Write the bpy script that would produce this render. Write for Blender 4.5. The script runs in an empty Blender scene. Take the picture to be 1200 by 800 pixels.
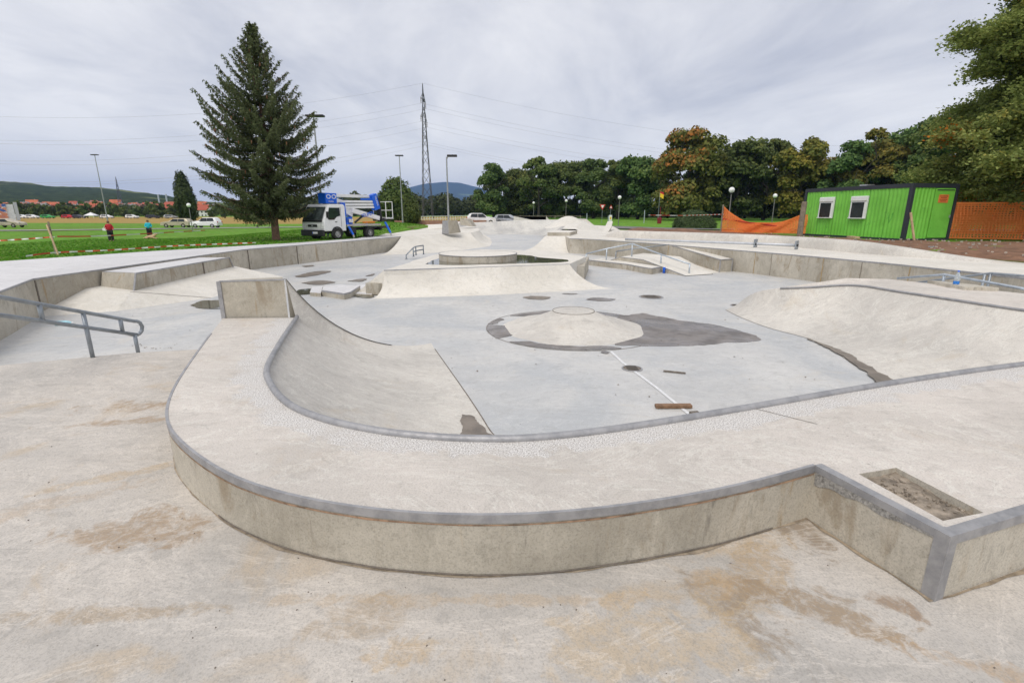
import bpy, math, random
import numpy as np
from mathutils import Vector, Matrix, noise
from mathutils.geometry import tessellate_polygon

# ---------------------------------------------------------------- camera, sky, sun, exposure
S = bpy.context.scene
C = bpy.data.collections.new('place'); S.collection.children.link(C)
cam = bpy.data.objects.new('camera', bpy.data.cameras.new('camera')); S.collection.objects.link(cam)
cam.location = (0, 0, 2.2); cam.rotation_euler = (math.radians(90 - 14.6), 0, 0)
cam.data.sensor_width = 36; cam.data.lens = 17.49
cam.data.clip_start = 0.05; cam.data.clip_end = 30000
S.camera = cam
S.render.resolution_x = 1024; S.render.resolution_y = 682
S.cycles.use_denoising = True
S.cycles.max_bounces = 6; S.cycles.diffuse_bounces = 3; S.cycles.glossy_bounces = 3
S.cycles.transmission_bounces = 3; S.cycles.transparent_max_bounces = 6; S.cycles.volume_bounces = 0
S.view_settings.view_transform = 'Standard'; S.view_settings.look = 'None'
S.view_settings.exposure = 0.30; S.view_settings.gamma = 1.0
HAZE_D = 0.00012
SUN_EL, SUN_ROT = math.radians(56), math.radians(205)

W = bpy.data.worlds.new('World'); S.world = W; W.use_nodes = True
def world_nodes():
    nt = W.node_tree; nt.nodes.clear(); N = nt.nodes.new; L = nt.links.new
    out = N('ShaderNodeOutputWorld'); bg = N('ShaderNodeBackground')
    sky = N('ShaderNodeTexSky'); sky.sky_type = 'NISHITA'; sky.sun_disc = False
    sky.sun_elevation = SUN_EL; sky.sun_rotation = SUN_ROT
    tc = N('ShaderNodeTexCoord'); sep = N('ShaderNodeSeparateXYZ'); L(tc.outputs['Generated'], sep.inputs[0])
    zc = N('ShaderNodeMath'); zc.operation = 'MAXIMUM'; L(sep.outputs[2], zc.inputs[0]); zc.inputs[1].default_value = 0.0
    za = N('ShaderNodeMath'); za.operation = 'ADD'; L(zc.outputs[0], za.inputs[0]); za.inputs[1].default_value = 0.12
    dx = N('ShaderNodeMath'); dx.operation = 'DIVIDE'; L(sep.outputs[0], dx.inputs[0]); L(za.outputs[0], dx.inputs[1])
    dy = N('ShaderNodeMath'); dy.operation = 'DIVIDE'; L(sep.outputs[1], dy.inputs[0]); L(za.outputs[0], dy.inputs[1])
    cmb = N('ShaderNodeCombineXYZ'); sx = N('ShaderNodeMath'); sx.operation = 'MULTIPLY'; L(dx.outputs[0], sx.inputs[0]); sx.inputs[1].default_value = 1.7; L(sx.outputs[0], cmb.inputs[0]); L(dy.outputs[0], cmb.inputs[1])
    n1 = N('ShaderNodeTexNoise'); n1.inputs['Scale'].default_value = 0.55; n1.inputs['Detail'].default_value = 7
    n1.inputs['Roughness'].default_value = 0.6; n1.inputs['Distortion'].default_value = 0.5; L(cmb.outputs[0], n1.inputs['Vector'])
    r1 = N('ShaderNodeValToRGB'); L(n1.outputs['Fac'], r1.inputs[0])
    r1.color_ramp.elements[0].position = 0.34; r1.color_ramp.elements[0].color = (0.50, 0.515, 0.575, 1)
    r1.color_ramp.elements[1].position = 0.62; r1.color_ramp.elements[1].color = (0.80, 0.795, 0.805, 1)
    rh = N('ShaderNodeValToRGB'); L(zc.outputs[0], rh.inputs[0])      # paler towards the horizon all round
    e = rh.color_ramp.elements
    e[0].position = 0.0; e[0].color = (1, 1, 1, 1); e[1].position = 0.2; e[1].color = (0, 0, 0, 1)
    mx = N('ShaderNodeMix'); mx.data_type = 'RGBA'; L(rh.outputs[0], mx.inputs['Factor'])
    L(r1.outputs[0], mx.inputs['A']); mx.inputs['B'].default_value = (0.93, 0.92, 0.91, 1)
    sc = N('ShaderNodeMix'); sc.data_type = 'RGBA'; sc.inputs['Factor'].default_value = 0.93
    nk = N('ShaderNodeVectorMath'); nk.operation = 'SCALE'; nk.inputs['Scale'].default_value = 0.1; L(sky.outputs[0], nk.inputs[0])
    L(nk.outputs[0], sc.inputs['A']); L(mx.outputs['Result'], sc.inputs['B'])
    L(sc.outputs['Result'], bg.inputs['Color']); bg.inputs['Strength'].default_value = 1.0
    L(bg.outputs[0], out.inputs[0])
world_nodes()
sun = bpy.data.objects.new('sun', bpy.data.lights.new('sun', 'SUN')); S.collection.objects.link(sun)
sun.data.energy = 1.5; sun.data.angle = math.radians(28); sun.data.color = (1.0, 0.94, 0.86)
sdir = Vector((math.sin(SUN_ROT) * math.cos(SUN_EL), math.cos(SUN_ROT) * math.cos(SUN_EL), math.sin(SUN_EL)))
sun.rotation_euler = sdir.to_track_quat('Z', 'Y').to_euler()

# ---------------------------------------------------------------- node helpers and materials
class NT:
    def __init__(s, name):
        s.m = bpy.data.materials.new(name); s.m.use_nodes = True; s.t = s.m.node_tree
        s.p = s.t.nodes['Principled BSDF']; s.out = s.t.nodes['Material Output']
    def n(s, kind, **kw):
        x = s.t.nodes.new('ShaderNode' + kind)
        for k, v in kw.items(): setattr(x, k, v)
        return x
    def l(s, a, b): s.t.links.new(a, b)
    def pos(s, scale=(1, 1, 1), rot=0.0, obj=False):
        g = s.n('TexCoord').outputs['Object'] if obj else s.n('NewGeometry').outputs['Position']
        mp = s.n('Mapping'); mp.inputs['Scale'].default_value = scale; mp.inputs['Rotation'].default_value = (0, 0, rot)
        s.l(g, mp.inputs['Vector']); return mp.outputs[0]
    def noise(s, scale, detail=4, rough=0.55, dist=0.0, vec=None):
        x = s.n('TexNoise'); x.inputs['Scale'].default_value = scale; x.inputs['Detail'].default_value = detail
        x.inputs['Roughness'].default_value = rough; x.inputs['Distortion'].default_value = dist
        if vec is not None: s.l(vec, x.inputs['Vector'])
        return x.outputs['Fac']
    def ramp(s, fac, a, b, ca=0.0, cb=1.0):
        r = s.n('MapRange'); r.interpolation_type = 'SMOOTHSTEP'
        s.l(fac, r.inputs[0]); r.inputs[1].default_value = a; r.inputs[2].default_value = b
        r.inputs[3].default_value = ca; r.inputs[4].default_value = cb; return r.outputs[0]
    def mix(s, fac, a, b, mode='MIX'):
        x = s.n('Mix', data_type='RGBA', blend_type=mode)
        for v, i in ((fac, 'Factor'), (a, 'A'), (b, 'B')):
            if isinstance(v, (int, float)): x.inputs[i].default_value = v
            elif isinstance(v, tuple): x.inputs[i].default_value = (*v, 1)[:4]
            else: s.l(v, x.inputs[i])
        return x.outputs['Result']
    def math(s, op, a, b=0.0):
        x = s.n('Math', operation=op)
        for i, v in ((0, a), (1, b)):
            if isinstance(v, (int, float)): x.inputs[i].default_value = v
            else: s.l(v, x.inputs[i])
        return x.outputs[0]
    def bump(s, h, strength=0.3, dist=0.01):
        b = s.n('Bump'); b.inputs['Strength'].default_value = strength; b.inputs['Distance'].default_value = dist
        s.l(h, b.inputs['Height']); s.l(b.outputs[0], s.p.inputs['Normal'])
    def set(s, col=None, rough=None, metal=None, spec=None):
        for v, i in ((col, 'Base Color'), (rough, 'Roughness'), (metal, 'Metallic'), (spec, 'Specular IOR Level')):
            if v is None: continue
            if isinstance(v, (int, float)): s.p.inputs[i].default_value = v
            elif isinstance(v, tuple): s.p.inputs[i].default_value = (*v, 1)[:4]
            else: s.l(v, s.p.inputs[i])
        return s.m

def concrete(name, light, dark, stain, stain_lo=0.58, stain_amt=0.5, rough=0.75, streak=0.25, srot=0.5,
             grain=0.35, spots=(), band=False, blue=None, vertical=False, pits=0.5, seep=0.0):
    t = NT(name); p = t.pos()
    big = t.noise(0.55, 5, 0.6, 0.4, p)
    col = t.mix(t.ramp(big, 0.33, 0.68), light, dark)
    if blue: col = t.mix(t.ramp(t.noise(0.33, 6, 0.62, 1.2, t.pos((1, 1, 1), 1.0)), 0.42, 0.62, 0, 0.85), col, blue)
    # trowel sweeps
    sw = t.noise(1.6, 7, 0.62, 1.6, t.pos((0.35, 2.2, 1) if not vertical else (3.2, 3.2, 0.55), srot))
    col = t.mix(t.ramp(sw, 0.55, 0.8, 0, streak), col, tuple(min(1, c * 1.28) for c in light))
    col = t.mix(t.ramp(sw, 0.25, 0.44, streak, 0), col, tuple(c * 0.72 for c in dark))
    # cloudy mid-scale mottling
    mid = t.noise(6.0, 9, 0.74, 0.7, p)
    col = t.mix(t.ramp(mid, 0.5, 0.68, 0, 0.46), col, tuple(c * 0.74 for c in dark))
    col = t.mix(t.ramp(mid, 0.3, 0.45, 0.3, 0), col, tuple(min(1, c * 1.16) for c in light))
    # brown / ochre stains
    st = t.noise(1.25, 8, 0.66, 1.0, t.pos((1, 1, 1) if not vertical else (2.6, 2.6, 0.9), 0.7))
    col = t.mix(t.ramp(st, stain_lo, stain_lo + 0.15, 0, stain_amt), col, stain)
    if seep:
        sp = t.noise(5.5, 5, 0.6, 0.3, t.pos((1.0, 1.0, 0.13), 0.2))
        col = t.mix(t.ramp(sp, 0.60, 0.74, 0, seep), col, (0.36, 0.24, 0.11))
        sp2 = t.noise(9.0, 6, 0.7, 0.2, t.pos((1.0, 1.0, 0.25), 0.9))
        col = t.mix(t.ramp(sp2, 0.58, 0.75, 0, seep), col, (0.19, 0.175, 0.15))
    for (cx, cy, rx, ry, rot, c, amt) in spots:
        mp = t.n('Mapping', vector_type='TEXTURE'); mp.inputs['Location'].default_value = (cx, cy, 0)
        mp.inputs['Rotation'].default_value = (0, 0, rot); mp.inputs['Scale'].default_value = (rx, ry, 50)
        t.l(t.n('NewGeometry').outputs['Position'], mp.inputs['Vector'])
        ln = t.n('VectorMath', operation='LENGTH'); t.l(mp.outputs[0], ln.inputs[0])
        d = t.math('ADD', ln.outputs['Value'], t.math('MULTIPLY', t.math('SUBTRACT', t.noise(4.5, 7, 0.7, 0.9, t.pos((1, 1, 1), rot)), 0.5), 4.2))
        col = t.mix(t.math('MULTIPLY', t.ramp(d, 1.15, 0.55, 0, amt), t.ramp(t.noise(13, 7, 0.75, 0.6, p), 0.36, 0.56, 0.30, 1.0)), col, c)
    fine = t.noise(95, 4, 0.7, 0, p)
    col = t.mix(t.ramp(fine, 0.46, 0.66, 0, 0.42), col, tuple(c * 0.55 for c in dark))
    col = t.mix(t.ramp(t.noise(32, 5, 0.75, 0.3, p), 0.52, 0.68, 0, 0.26), col, tuple(c * 0.6 for c in dark))
    # pale lime bloom with a crisp edge, long fine scratches, hairline cracks
    lb = t.noise(0.9, 9, 0.72, 2.2, t.pos((0.7, 1.5, 1), srot - 0.4)); e1 = t.math('ABSOLUTE', t.math('SUBTRACT', lb, 0.52))
    col = t.mix(t.ramp(e1, 0.018, 0.0, 0, (0.0 if vertical else 0.30) * min(1, streak * 3)), col, tuple(min(0.85, c * 1.35) for c in light))
    sc = t.noise(2.2, 3, 0.6, 0.2, t.pos((0.5, 26, 1), srot + 0.35)); col = t.mix(t.ramp(sc, 0.66, 0.72, 0, 0.3), col, tuple(c * 0.62 for c in dark))
    wv = t.n('TexVoronoi', feature='DISTANCE_TO_EDGE'); wv.inputs['Scale'].default_value = 0.33
    vd = t.n('VectorMath', operation='ADD'); t.l(p, vd.inputs[0]); nz = t.n('TexNoise'); nz.inputs['Scale'].default_value = 0.9; nz.inputs['Detail'].default_value = 3; t.l(p, nz.inputs['Vector'])
    t.l(nz.outputs['Color'], vd.inputs[1]); t.l(vd.outputs[0], wv.inputs['Vector'])
    ck = t.math('MULTIPLY', t.ramp(wv.outputs['Distance'], 0.0028, 0.0008), t.ramp(t.noise(0.8, 2, 0.5, 0, p), 0.60, 0.66, 0, 0.12)); col = t.mix(ck, col, tuple(c * 0.45 for c in dark))
    v = t.n('TexVoronoi'); v.inputs['Scale'].default_value = 11; t.l(p, v.inputs['Vector'])
    pit = t.math('MULTIPLY', t.ramp(v.outputs['Distance'], 0.10, 0.05), t.ramp(t.noise(2.2, 3, 0.5, 0, p), 0.52, 0.66, 0, pits))
    col = t.mix(pit, col, (0.13, 0.11, 0.09))
    hd = t.noise(2.6, 9, 0.74, 1.3, t.pos((0.8, 1.3, 1) if not vertical else (1.8, 1.8, 1.1), srot + 0.9))
    col = t.mix(t.ramp(hd, 0.54, 0.70, 0, 0.30), col, tuple(c * 0.66 for c in dark))
    col = t.mix(t.ramp(hd, 0.30, 0.44, 0.22, 0), col, tuple(min(1, c * 1.22) for c in light))
    h = t.math('ADD', t.math('MULTIPLY', fine, 0.35), t.math('MULTIPLY', mid, 0.9))
    if band:
        at = t.n('Attribute', attribute_name='band')
        edge = t.math('ADD', at.outputs['Fac'], t.math('MULTIPLY', t.math('SUBTRACT', t.noise(3.2, 7, 0.66, 0.6, p), 0.5), 1.5))
        msk = t.ramp(edge, 0.46, 0.60)
        agn = t.noise(105, 3, 0.6, 0, p)
        agc = t.mix(t.ramp(agn, 0.38, 0.58), (0.36, 0.335, 0.31), (0.86, 0.84, 0.81))
        agc = t.mix(t.ramp(t.noise(130, 3, 0.8, 0, p), 0.56, 0.66, 0, 0.7), agc, (0.26, 0.24, 0.22))
        col = t.mix(t.math('MULTIPLY', t.math('MULTIPLY', msk, 0.85), t.ramp(t.noise(7, 5, 0.7, 0, p), 0.3, 0.55, 0.45, 1)), col, agc)
        h = t.math('ADD', h, t.math('MULTIPLY', msk, t.math('MULTIPLY', agn, 3.5)))
    t.bump(h, grain, 0.012)
    rr = t.ramp(mid, 0.3, 0.7, rough - 0.1, min(1, rough + 0.12))
    return t.set(col, rr, spec=0.35)

def plain(name, col, rough=0.6, metal=0.0, var=0.12, scale=3.0, bump=0.0, spec=0.5, obj=False):
    t = NT(name); v = t.pos(obj=obj)
    n = t.noise(scale, 5, 0.65, 0.3, v)
    c = t.mix(t.ramp(n, 0.3, 0.7), tuple(x * (1 - var) for x in col), tuple(min(1, x * (1 + var)) for x in col))
    if bump: t.bump(t.noise(scale * 12, 4, 0.6, 0, v), bump, 0.01)
    return t.set(c, rough, metal, spec)

BROWN = (0.36, 0.25, 0.15)
M = {}
M['ground'] = concrete('near_ground_concrete', (0.61, 0.56, 0.50), (0.46, 0.435, 0.40), (0.50, 0.385, 0.25), 0.53, 0.50, 0.8, 0.42, 0.25, 0.45,
    spots=[(-3.35, 4.35, 0.55, 0.16, 0.25, BROWN, 0.75), (-3.1, 4.0, 0.75, 0.07, 0.2, BROWN, 0.7), (-2.15, 2.45, 0.42, 0.17, 0.1, BROWN, 0.75),
           (1.66, 2.50, 0.17, 0.24, 0.3, (0.28, 0.21, 0.14), 0.8), (1.25, 2.1, 0.33, 0.16, 0.9, (0.44, 0.32, 0.19), 0.7),
           (1.45, 1.85, 0.36, 0.10, -0.5, (0.32, 0.23, 0.14), 0.8), (1.0, 1.85, 0.10, 0.28, 0.5, (0.27, 0.20, 0.13), 0.7),
           (-1.75, 1.85, 0.45, 0.055, 0.05, (0.40, 0.31, 0.21), 0.7), (-0.7, 1.85, 0.2, 0.12, 0.4, (0.38, 0.29, 0.19), 0.6),
           (-3.0, 2.6, 0.7, 0.10, 0.6, (0.50, 0.39, 0.28), 0.5), (0.6, 1.7, 0.4, 0.2, 0.1, (0.56, 0.42, 0.25), 0.5), (1.15, 2.35, 0.30, 0.12, 0.2, (0.52, 0.38, 0.22), 0.5), (1.0, 2.05, 0.13, 0.10, 0.9, (0.47, 0.33, 0.19), 0.5), (1.75, 1.9, 0.12, 0.07, -0.6, (0.30, 0.20, 0.12), 0.8), (1.9, 1.55, 0.35, 0.07, -0.5, (0.45, 0.31, 0.18), 0.6), (0.55, 1.95, 0.22, 0.05, 0.3, (0.52, 0.38, 0.22), 0.6), (-0.45, 1.65, 0.22, 0.08, 0.2, (0.50, 0.36, 0.20), 0.6), (-2.6, 3.1, 0.5, 0.06, 0.5, (0.52, 0.39, 0.24), 0.55), (-0.3, 1.93, 0.9, 0.04, 0.0, (0.50, 0.38, 0.25), 0.5)], pits=0.7)
M['deck'] = concrete('deck_concrete', (0.68, 0.625, 0.565), (0.55, 0.51, 0.46), (0.52, 0.42, 0.31), 0.56, 0.38, 0.8, 0.34, -0.35, 0.4, band=True)
M['wall'] = concrete('formed_wall_concrete', (0.60, 0.555, 0.47), (0.38, 0.345, 0.28), (0.28, 0.21, 0.13), 0.53, 0.60, 0.8, 0.42, 0, 0.5, vertical=True, seep=0.75)
M['ramp'] = concrete('ramp_concrete', (0.68, 0.64, 0.575), (0.53, 0.50, 0.455), (0.50, 0.41, 0.29), 0.57, 0.4, 0.65, 0.38, 1.2, 0.22)
M['floor'] = concrete('bowl_floor_concrete', (0.62, 0.61, 0.585), (0.53, 0.525, 0.51), (0.60, 0.56, 0.49), 0.56, 0.5, 0.5, 0.22, 0.15, 0.12, blue=(0.46, 0.475, 0.485), pits=0.8)
M['pale'] = concrete('pale_new_concrete', (0.78, 0.74, 0.665), (0.67, 0.635, 0.565), (0.58, 0.51, 0.40), 0.58, 0.45, 0.8, 0.25, 0.9, 0.2)
M['platform'] = concrete('platform_concrete', (0.70, 0.69, 0.69), (0.61, 0.60, 0.60), (0.66, 0.58, 0.47), 0.60, 0.4, 0.8, 0.15, 0.9, 0.2)

def steel_mat():
    t = NT('galvanised_steel'); p = t.pos()
    c = t.mix(t.ramp(t.noise(9, 6, 0.7, 0.3, p), 0.35, 0.65), (0.29, 0.29, 0.30), (0.40, 0.395, 0.40))
    c = t.mix(t.ramp(t.noise(3, 7, 0.7, 0.6, p), 0.64, 0.72, 0, 0.5), c, (0.28, 0.20, 0.14))
    t.bump(t.noise(60, 3, 0.6, 0, p), 0.15, 0.004)
    return t.set(c, t.ramp(t.noise(30, 4, 0.6, 0, p), 0.3, 0.7, 0.42, 0.62), 0.35, 0.5)
M['steel'] = steel_mat()
M['rail'] = plain('rail_steel', (0.30, 0.33, 0.36), 0.4, 0.5, 0.15, 8)
M['rail_bright'] = plain('bright_rail_steel', (0.48, 0.53, 0.58), 0.38, 0.45, 0.15, 8)
M['wire'] = plain('wire_metal', (.26, .27, .30), .6)
M['pylon'] = plain('pylon_steel', (.10, .105, .11), .7, .2)
M['joint'] = plain('dark_joint', (0.17, 0.145, 0.12), 0.9, 0, 0.3, 20)
M['rust'] = plain('rust_line', (0.30, 0.19, 0.12), 0.9, 0, 0.45, 14)
M['black'] = plain('black_plastic', (0.02, 0.02, 0.022), 0.5)
M['tyre'] = plain('tyre_rubber', (0.028, 0.027, 0.026), 0.85, bump=0.1)
M['white'] = plain('white_paint', (0.80, 0.80, 0.80), 0.35, var=0.04)
M['blue'] = plain('blue_paint', (0.01, 0.13, 0.72), 0.35, var=0.08)
M['glass'] = plain('dark_glass', (0.02, 0.025, 0.028), 0.06, var=0.2)
M['silver'] = plain('silver_rim', (0.5, 0.5, 0.5), 0.35, 0.7)
M['wood'] = plain('pale_timber', (0.55, 0.40, 0.24), 0.8, 0, 0.2, 6, 0.1)
M['oldwood'] = plain('weathered_timber', (0.24, 0.20, 0.15), 0.9, 0, 0.25, 6, 0.2)
M['bark'] = plain('bark', (0.20, 0.12, 0.085), 0.95, 0, 0.4, 5, 0.6)
M['bark2'] = plain('dark_bark', (0.06, 0.052, 0.042), 0.95, 0, 0.35, 3, 0.4)
M['asphalt'] = plain('asphalt', (0.17, 0.165, 0.16), 0.9, 0, 0.15, 2.0, 0.2)
M['paint_line'] = plain('white_stripe', (0.70, 0.70, 0.70), 0.8, 0, 0.1, 30)
M['orange'] = plain('orange_roof', (0.50, 0.135, 0.05), 0.8, 0, 0.25, 0.3)
M['red'] = plain('red_cloth', (0.50, 0.02, 0.03), 0.8)
M['cyan'] = plain('turquoise_cloth', (0.02, 0.46, 0.58), 0.8)
M['skin'] = plain('skin', (0.50, 0.30, 0.21), 0.6)
M['hair'] = plain('hair', (0.16, 0.08, 0.04), 0.8)
M['tan'] = plain('tan_fur', (0.58, 0.40, 0.24), 0.9, bump=0.2)
M['dirt_red'] = plain('red_brown_soil', (0.20, 0.105, 0.06), 0.97, 0, 0.3, 2.5, 0.9)
M['rubble'] = plain('rubble_mortar', (0.36, 0.30, 0.235), 0.95, 0, 0.45, 14, 1.0)

def water_mat():
    t = NT('shallow_water'); p = t.pos()
    c = t.mix(t.ramp(t.noise(2.5, 5, 0.6, 0.4, p), 0.35, 0.65), (0.14, 0.125, 0.115), (0.24, 0.215, 0.20))
    c = t.mix(t.ramp(t.noise(9, 7, 0.75, 0.5, p), 0.5, 0.7, 0, 0.5), c, (0.12, 0.10, 0.085))
    return t.set(c, t.ramp(t.noise(1.2, 3, 0.5, 0, p), 0.4, 0.6, 0.22, 0.5), 0, 0.35)
M['water'] = water_mat()
def mirror_water():
    t = NT('dark_puddle_water'); p = t.pos()
    c = t.mix(t.noise(3, 4, 0.6, 0, p), (0.08, 0.08, 0.06), (0.15, 0.145, 0.11))
    t.bump(t.noise(14, 2, 0.5, 0, p), 0.03, 0.01)
    return t.set(c, 0.03, 0, 0.6)
M['water2'] = mirror_water()
M['wet'] = plain('wet_silt', (0.19, 0.16, 0.13), 0.5, 0, 0.25, 5, 0.3)

def grass_mat():
    t = NT('grass_field'); p = t.pos()
    a = t.noise(0.09, 5, 0.6, 0.4, p); b = t.noise(1.3, 6, 0.7, 0.2, p)
    g = t.mix(t.ramp(b, 0.3, 0.7), (0.07, 0.20, 0.012), (0.19, 0.36, 0.045))
    g = t.mix(t.ramp(a, 0.45, 0.65, 0, 0.7), g, (0.14, 0.20, 0.04))
    # worn earthy strip beside the concrete, gold stubble field beyond: kept in the zones where they lie
    w = t.n('Attribute', attribute_name='worn'); s = t.n('Attribute', attribute_name='stubble')
    wn = t.math('ADD', w.outputs['Fac'], t.math('MULTIPLY', t.math('SUBTRACT', t.noise(0.8, 7, 0.7, 0.5, p), 0.5), 1.3))
    g = t.mix(t.ramp(wn, 0.45, 0.8, 0, 0.85), g, (0.15, 0.11, 0.055))
    gold = t.mix(t.ramp(t.noise(0.25, 6, 0.7, 0, t.pos((1, 5, 1))), 0.35, 0.65), (0.42, 0.26, 0.075), (0.30, 0.24, 0.08))
    g = t.mix(t.ramp(s.outputs['Fac'], 0.4, 0.6), g, gold)
    t.bump(t.noise(9, 6, 0.75, 0, p), 0.9, 0.08)
    return t.set(g, 0.95, 0, 0.15)
M['grass'] = grass_mat()

def leaf_mat(name, cols, patch=None, trans=0.25, rnd=True):
    t = NT(name)
    at = t.n('Attribute', attribute_name='tone')
    c = t.n('ValToRGB'); t.l(at.outputs['Fac'], c.inputs[0]); e = c.color_ramp.elements
    while len(e) < len(cols): e.new(0.5)
    for i, cc in enumerate(cols): e[i].position = i / (len(cols) - 1); e[i].color = (*cc, 1)
    col = c.outputs[0]
    if patch:
        pa = t.n('Attribute', attribute_name='patch'); col = t.mix(pa.outputs['Fac'], col, patch)
    if rnd:
        oi = t.n('ObjectInfo'); hv = t.n('HueSaturation'); t.l(col, hv.inputs['Color'])
        t.l(t.math('ADD', t.math('MULTIPLY', oi.outputs['Random'], 0.045), 0.472), hv.inputs['Hue'])
        t.l(t.math('ADD', t.math('MULTIPLY', oi.outputs['Random'], 0.35), 0.85), hv.inputs['Value']); col = hv.outputs[0]
    t.set(col, 0.75, 0, 0.25)
    tr = t.n('BsdfTranslucent'); t.l(col, tr.inputs[0])
    ms = t.n('MixShader'); ms.inputs[0].default_value = trans
    t.l(t.p.outputs[0], ms.inputs[1]); t.l(tr.outputs[0], ms.inputs[2]); t.l(ms.outputs[0], t.out.inputs[0])
    return t.m
M['leaf'] = leaf_mat('broad_leaves', [(0.042, 0.078, 0.024), (0.08, 0.13, 0.038), (0.13, 0.185, 0.05), (0.20, 0.225, 0.06)])
M['leaf_gold'] = leaf_mat('yellowing_leaves', [(0.075, 0.10, 0.022), (0.15, 0.165, 0.035), (0.24, 0.21, 0.04), (0.36, 0.27, 0.045)])
M['leaf_orange'] = leaf_mat('reddening_leaves', [(0.07, 0.09, 0.022), (0.13, 0.15, 0.035), (0.19, 0.195, 0.045), (0.25, 0.21, 0.05)], patch=(0.50, 0.18, 0.045))
M['leaf_maple'] = leaf_mat('near_maple_leaves', [(0.10, 0.14, 0.045), (0.21, 0.265, 0.075), (0.34, 0.38, 0.12), (0.50, 0.42, 0.10)], patch=(0.55, 0.19, 0.025), trans=0.35)
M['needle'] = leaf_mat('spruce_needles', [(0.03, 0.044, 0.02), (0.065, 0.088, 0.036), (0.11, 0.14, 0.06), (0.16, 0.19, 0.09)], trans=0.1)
M['leaf_dark'] = leaf_mat('dark_and_shaded_leaves', [(0.03, 0.048, 0.018), (0.06, 0.085, 0.03), (0.09, 0.12, 0.04)], trans=0.15)  # dark foliage; on rear rank and filler the shade is in the colour

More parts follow.
